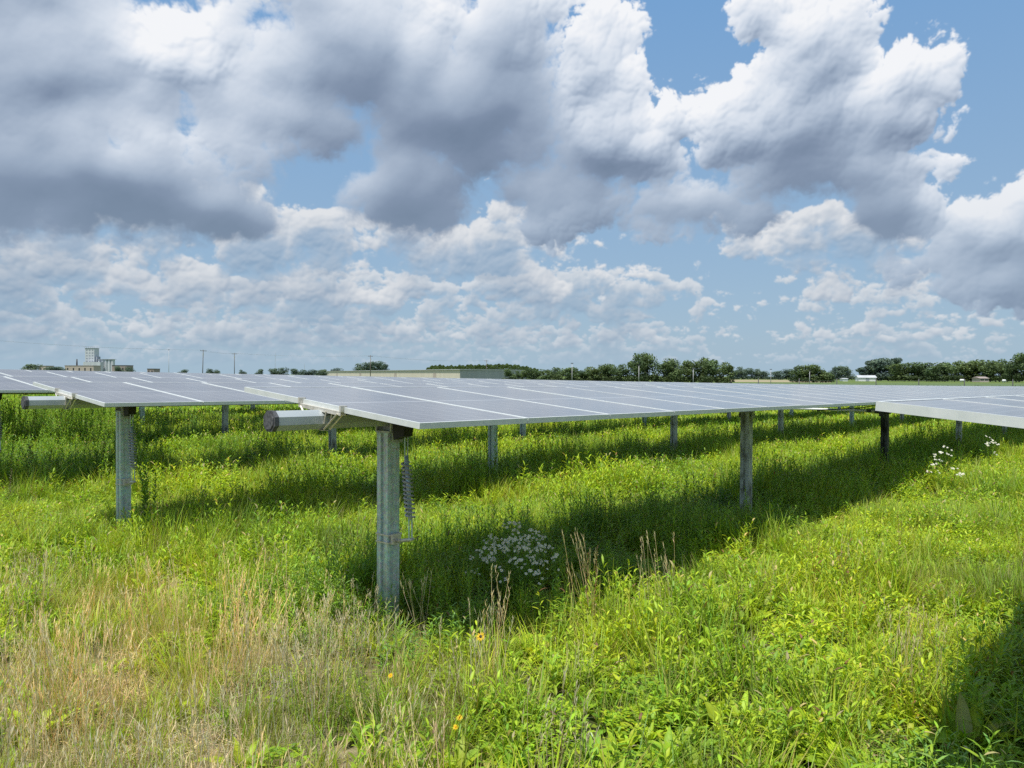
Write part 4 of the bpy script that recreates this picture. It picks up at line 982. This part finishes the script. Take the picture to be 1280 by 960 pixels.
def build_buildings():
    # long warehouse: tan long side receding to the left, gable side to the right, its shade painted grey
    a = Vector((bx(575, 380), 380)); b = Vector((bx(405, 640), 640)); c = Vector((bx(664, 420), 420)); d = b + (c - a); g0 = -.7
    ze = topz(575, 461.6, 380); o = thing('warehouse', 'long low warehouse with tan long side and grey end wall', 'warehouse', (a.x, a.y, g0)); loc = lambda p, z: (p.x - a.x, p.y - a.y, z - g0)
    mid0, mid1 = (a + c) / 2, (b + d) / 2; zr = ze + .5
    mb = MB(); mb.add([loc(a, g0), loc(b, g0), loc(b, ze), loc(a, ze)], [(0, 1, 2, 3)])
    mb.add([loc(b, g0), loc(d, g0), loc(d, ze), loc(b, ze)], [(0, 1, 2, 3)]); mb.add([loc(c, g0), loc(d, g0), loc(d, ze), loc(c, ze)], [(3, 2, 1, 0)])
    link('wall', mb.mesh('wall', [M['beige']]), o)
    mb = MB(); mb.add([loc(a, g0), loc(c, g0), loc(c, ze), loc(mid0, zr), loc(a, ze)], [(0, 1, 2, 3, 4)]); tag(link('wall', mb.mesh('wall', [M['shadewall']]), o), 'end wall greyed as its shade side')
    mb = MB(); dn = (a - b).normalized() * .6; sd = (c - a).normalized() * .6
    mb.add([loc(a + dn - sd, ze + .02), loc(b - dn - sd, ze + .02), loc(mid1 - dn, zr + .02), loc(mid0 + dn, zr + .02), loc(c + dn + sd, ze + .02), loc(d - dn + sd, ze + .02)], [(0, 1, 2, 3), (3, 2, 5, 4)])
    q = [(a + dn - sd, b - dn - sd), (a + dn - sd, c + dn + sd)]
    for p0, p1 in q: mb.add([loc(p0, ze - .28), loc(p1, ze - .28), loc(p1, ze + .016), loc(p0, ze + .016)], [(0, 1, 2, 3)])
    link('roof', mb.mesh('roof', [M['roofpale']]), o)
    for f in (.12, .35, .62, .85):
        p = a.lerp(b, f); dd = (b - a).normalized(); nrm = Vector((dd.y, -dd.x)); nrm = nrm if nrm.dot(Vector((0, 0)) - p) > 0 else -nrm; p = p + nrm * .05
        mb = MB(); e = dd * 2.2; mb.add([loc(p - e, g0), loc(p + e, g0), loc(p + e, g0 + 3.4), loc(p - e, g0 + 3.4)], [(0, 1, 2, 3)]); link('door', mb.mesh('door', [M['tanwall']]), o)
    # grain elevator
    Y = 1200; s = Y / 982; x0 = bx(106.3, Y); zt = topz(112, 435.3, Y); o = thing('grain_elevator', 'tall white grain elevator tower with a bank of silos at far left', 'grain elevator', (x0, Y, 0))
    w = 11.5 * s; mb = MB(); mb.box(0, w, 0, 14, 0, zt); link('tower', mb.mesh('tower', [M['concrete']]), o)
    for i in range(6):
        for j in range(3):
            zz = zt - 4 - i * 4.2
            mb = MB(); mb.box(1.4 + j * 4.4, 1.4 + j * 4.4 + 2.6, -.06, -.01, zz, zz + 2.0); link('window', mb.mesh('window', [M['concrete_dark']]), o)
    mb = MB(); mb.box(-.5, w + .5, -.6, 14.5, zt + .01, zt + .5)
    for q in np.linspace(0, w, 6): mb.box(q - .12, q + .12, -.5, -.2, zt + .5, zt + 2.2)
    mb.box(-.2, w + .2, -.5, -.3, zt + 2.2, zt + 2.4); link('roof', mb.mesh('roof', [M['concrete_dark']]), o)
    z2 = topz(116, 445.5, Y); mb = MB(); mb.box(w + .02, w + 3.2, 2, 12, 0, z2); link('stair_tower', mb.mesh('stair_tower', [M['concrete_dark']]), o)
    z3 = topz(125, 449.2, Y)
    for i in range(5):
        mb = MB(); r_ = 2.75; mb.prism([(r_ * m_.cos(k * m_.pi / 10), r_ * m_.sin(k * m_.pi / 10)) for k in range(20)], 0, z3, 0, Matrix.Translation((w + 6.2 + i * 5.1 * 1.0, 4, 0)), smooth=False)
        link('silo', mb.mesh('silo', [M['concrete']]), o)
    mb = MB(); mb.box(w + 3.25, w + 30, .5, 8, z3 + .01, z3 + .45); link('gallery', mb.mesh('gallery', [M['concrete_dark']]), o)
    mb = MB(); mb.box(2, w + 14, -9, -1, 0, topz(120, 452.5, Y)); link('annexe', mb.mesh('annexe', [M['concrete']]), o)
    def block(name, label, px0, px1, py, Y, mat, roof, depth=18, cat='building', peak=0., wins=True, win=None):
        x0, x1 = bx(px0, Y), bx(px1, Y); g = gz((x0 + x1) / 2, Y); h = topz((px0 + px1) / 2, py, Y) - g; o = thing(name, label, cat, (x0, Y, g)); w = x1 - x0
        mb = MB(); mb.box(0, w, 0, depth, 0, h); link('wall', mb.mesh('wall', [mat]), o); mb = MB()
        if peak: mb.add([(-.3, -.3, h + .01), (w + .3, -.3, h + .01), (w + .3, depth / 2, h + peak), (-.3, depth / 2, h + peak), (w + .3, depth + .3, h + .01), (-.3, depth + .3, h + .01)], [(0, 1, 2, 3), (3, 2, 4, 5), (1, 4, 2), (0, 3, 5)])
        else: mb.box(-.3, w + .3, -.3, depth + .3, h + .005, h + .6)
        link('roof', mb.mesh('roof', [roof]), o)
        if wins:
            n = max(2, int(w / 7)); m2 = MB()
            for i in range(n):
                m2 = MB(); q = (i + .5) * w / n; m2.box(q - .9, q + .9, -.06, -.01, h * .45, h * .78); link('window', m2.mesh('window', [M['darkglass']]), o)
        return o, h, w
    o, h, w = block('factory', 'long tan brick building with a dark chimney left of the silos', 81, 117, 457.3, 1050, M['tanwall'], M['brownwall'])
    mb = MB(); zc = topz(92, 448, 1050); mb.tube([(11.2, 9, h + .61), (11.2, 9, zc)], [1.0, .75], 12); link('chimney', mb.mesh('chimney', [M['darkgrey']]), o)
    block('brick_building', 'brown brick building right of the silos', 140, 158, 457, 1000, M['brownwall'], M['darkgrey'])
    block('low_building', 'small pale building between two dark trees at far left', 49, 57, 457.6, 1000, M['tanwall'], M['brownwall'])
    block('low_building', 'tiny far building between the silos and the light pole', 184, 192, 461.3, 1000, M['brownwall'], M['darkgrey'])
    # white barn: gable end and lit long side
    Y = 440; x0 = bx(1073, Y); g = gz(x0, Y); o = thing('barn', 'white barn with pale gabled roof in front of dark trees', 'barn', (x0, Y, g), R(-8)); k = Y / 982; W = 21 * k; D = 12 * k * 1.1; h = topz(1088, 472.0, Y) - g; hp = topz(1088, 469.3, Y) - g
    mb = MB(); mb.box(0, W, 0, D, 0, h); mb.add([(W + .003, 0, 0), (W + .003, D, 0), (W + .003, D, h), (W + .003, D / 2, hp), (W + .003, 0, h)], [(0, 1, 2, 3, 4)]); mb.add([(-.003, 0, 0), (-.003, D, 0), (-.003, D, h), (-.003, D / 2, hp), (-.003, 0, h)], [(4, 3, 2, 1, 0)]); link('wall', mb.mesh('wall', [M['white']]), o)
    mb = MB(); mb.add([(-.4, -.4, h - .05), (W + .4, -.4, h - .05), (W + .4, D / 2, hp + .08), (-.4, D / 2, hp + .08), (W + .4, D + .4, h - .05), (-.4, D + .4, h - .05)], [(0, 1, 2, 3), (3, 2, 4, 5)]); link('roof', mb.mesh('roof', [M['roofpale']]), o)
    mb = MB(); mb.box(W * .42, W * .62, -.05, -.01, .05, h * .8); link('door', mb.mesh('door', [M['concrete_dark']]), o)
    block('shed', 'small white shed standing alone left of the barn', 1053.5, 1060, 473.6, 430, M['white'], M['roofpale'], 4, 'shed', .4, False)
    block('house', 'small tan house with brown roof among the right-hand trees', 1225, 1236, 473.0, 400, M['tanwall'], M['brownwall'], 7, 'house', .9)
    # white tanks on legs, a few pixels each
    def tank(px, Y, label, L_, r_):
        x = bx(px, Y); o = thing('storage_tank', label, 'tank', (x, Y, gz(x, Y))); mb = MB(); pts = [(-L_ / 2, 0, r_ + .35), (-L_ / 2 + .12, 0, r_ + .35), (-L_ / 2 + .4, 0, r_ + .35), (L_ / 2 - .4, 0, r_ + .35), (L_ / 2 - .12, 0, r_ + .35), (L_ / 2, 0, r_ + .35)]
        mb.tube(pts, [r_ * .3, r_ * .75, r_, r_, r_ * .75, r_ * .3], 14); link('shell', mb.mesh('shell', [M['white']]), o)
        for q in (-L_ * .3, L_ * .3): m2 = MB(); m2.box(q - .1, q + .1, -r_ * .7, r_ * .7, 0, .5); link('leg', m2.mesh('leg', [M['concrete_dark']]), o)
    tank(1203, 395, 'low white tank on legs left of the tan house', 2.6, .6); tank(1255, 395, 'low white tank on legs right of the tan house', 1.9, .55)
    # perimeter fence
    o = thing('wire_fence', 'dark post and wire fence along the crop beyond the panels at right', 'fence', (bx(995, 116), 116, 0)); xs = []
    for i, px in enumerate((948, 999, 1046, 1095, 1148.5, 1205.5, 1266, 1330)):
        Y = 116 + i * .6; x = bx(px, Y); g = gz(x, Y); mb = MB(); mb.tube([(0, 0, -.3), (0, 0, 2.25)], .07, 8); link('post', mb.mesh('post', [M['darkgrey']]), o, (x - o.location.x, Y - 116, g)); xs.append((x - o.location.x, Y - 116, g))
    mb = MB()
    for h in (.4, .8, 1.2, 1.6, 1.95): mb.tube([(x, y, g + h) for x, y, g in xs], .006, 4)
    link('wire', mb.mesh('wire', [M['wire']]), o)

# ------------------------------------------------------------------ go
build_render(); build_camera(); build_sun(); build_world(); build_materials()
build_ground(); build_trackers(); build_meadow(); build_single_plants(); build_trees(); build_poles(); build_buildings()
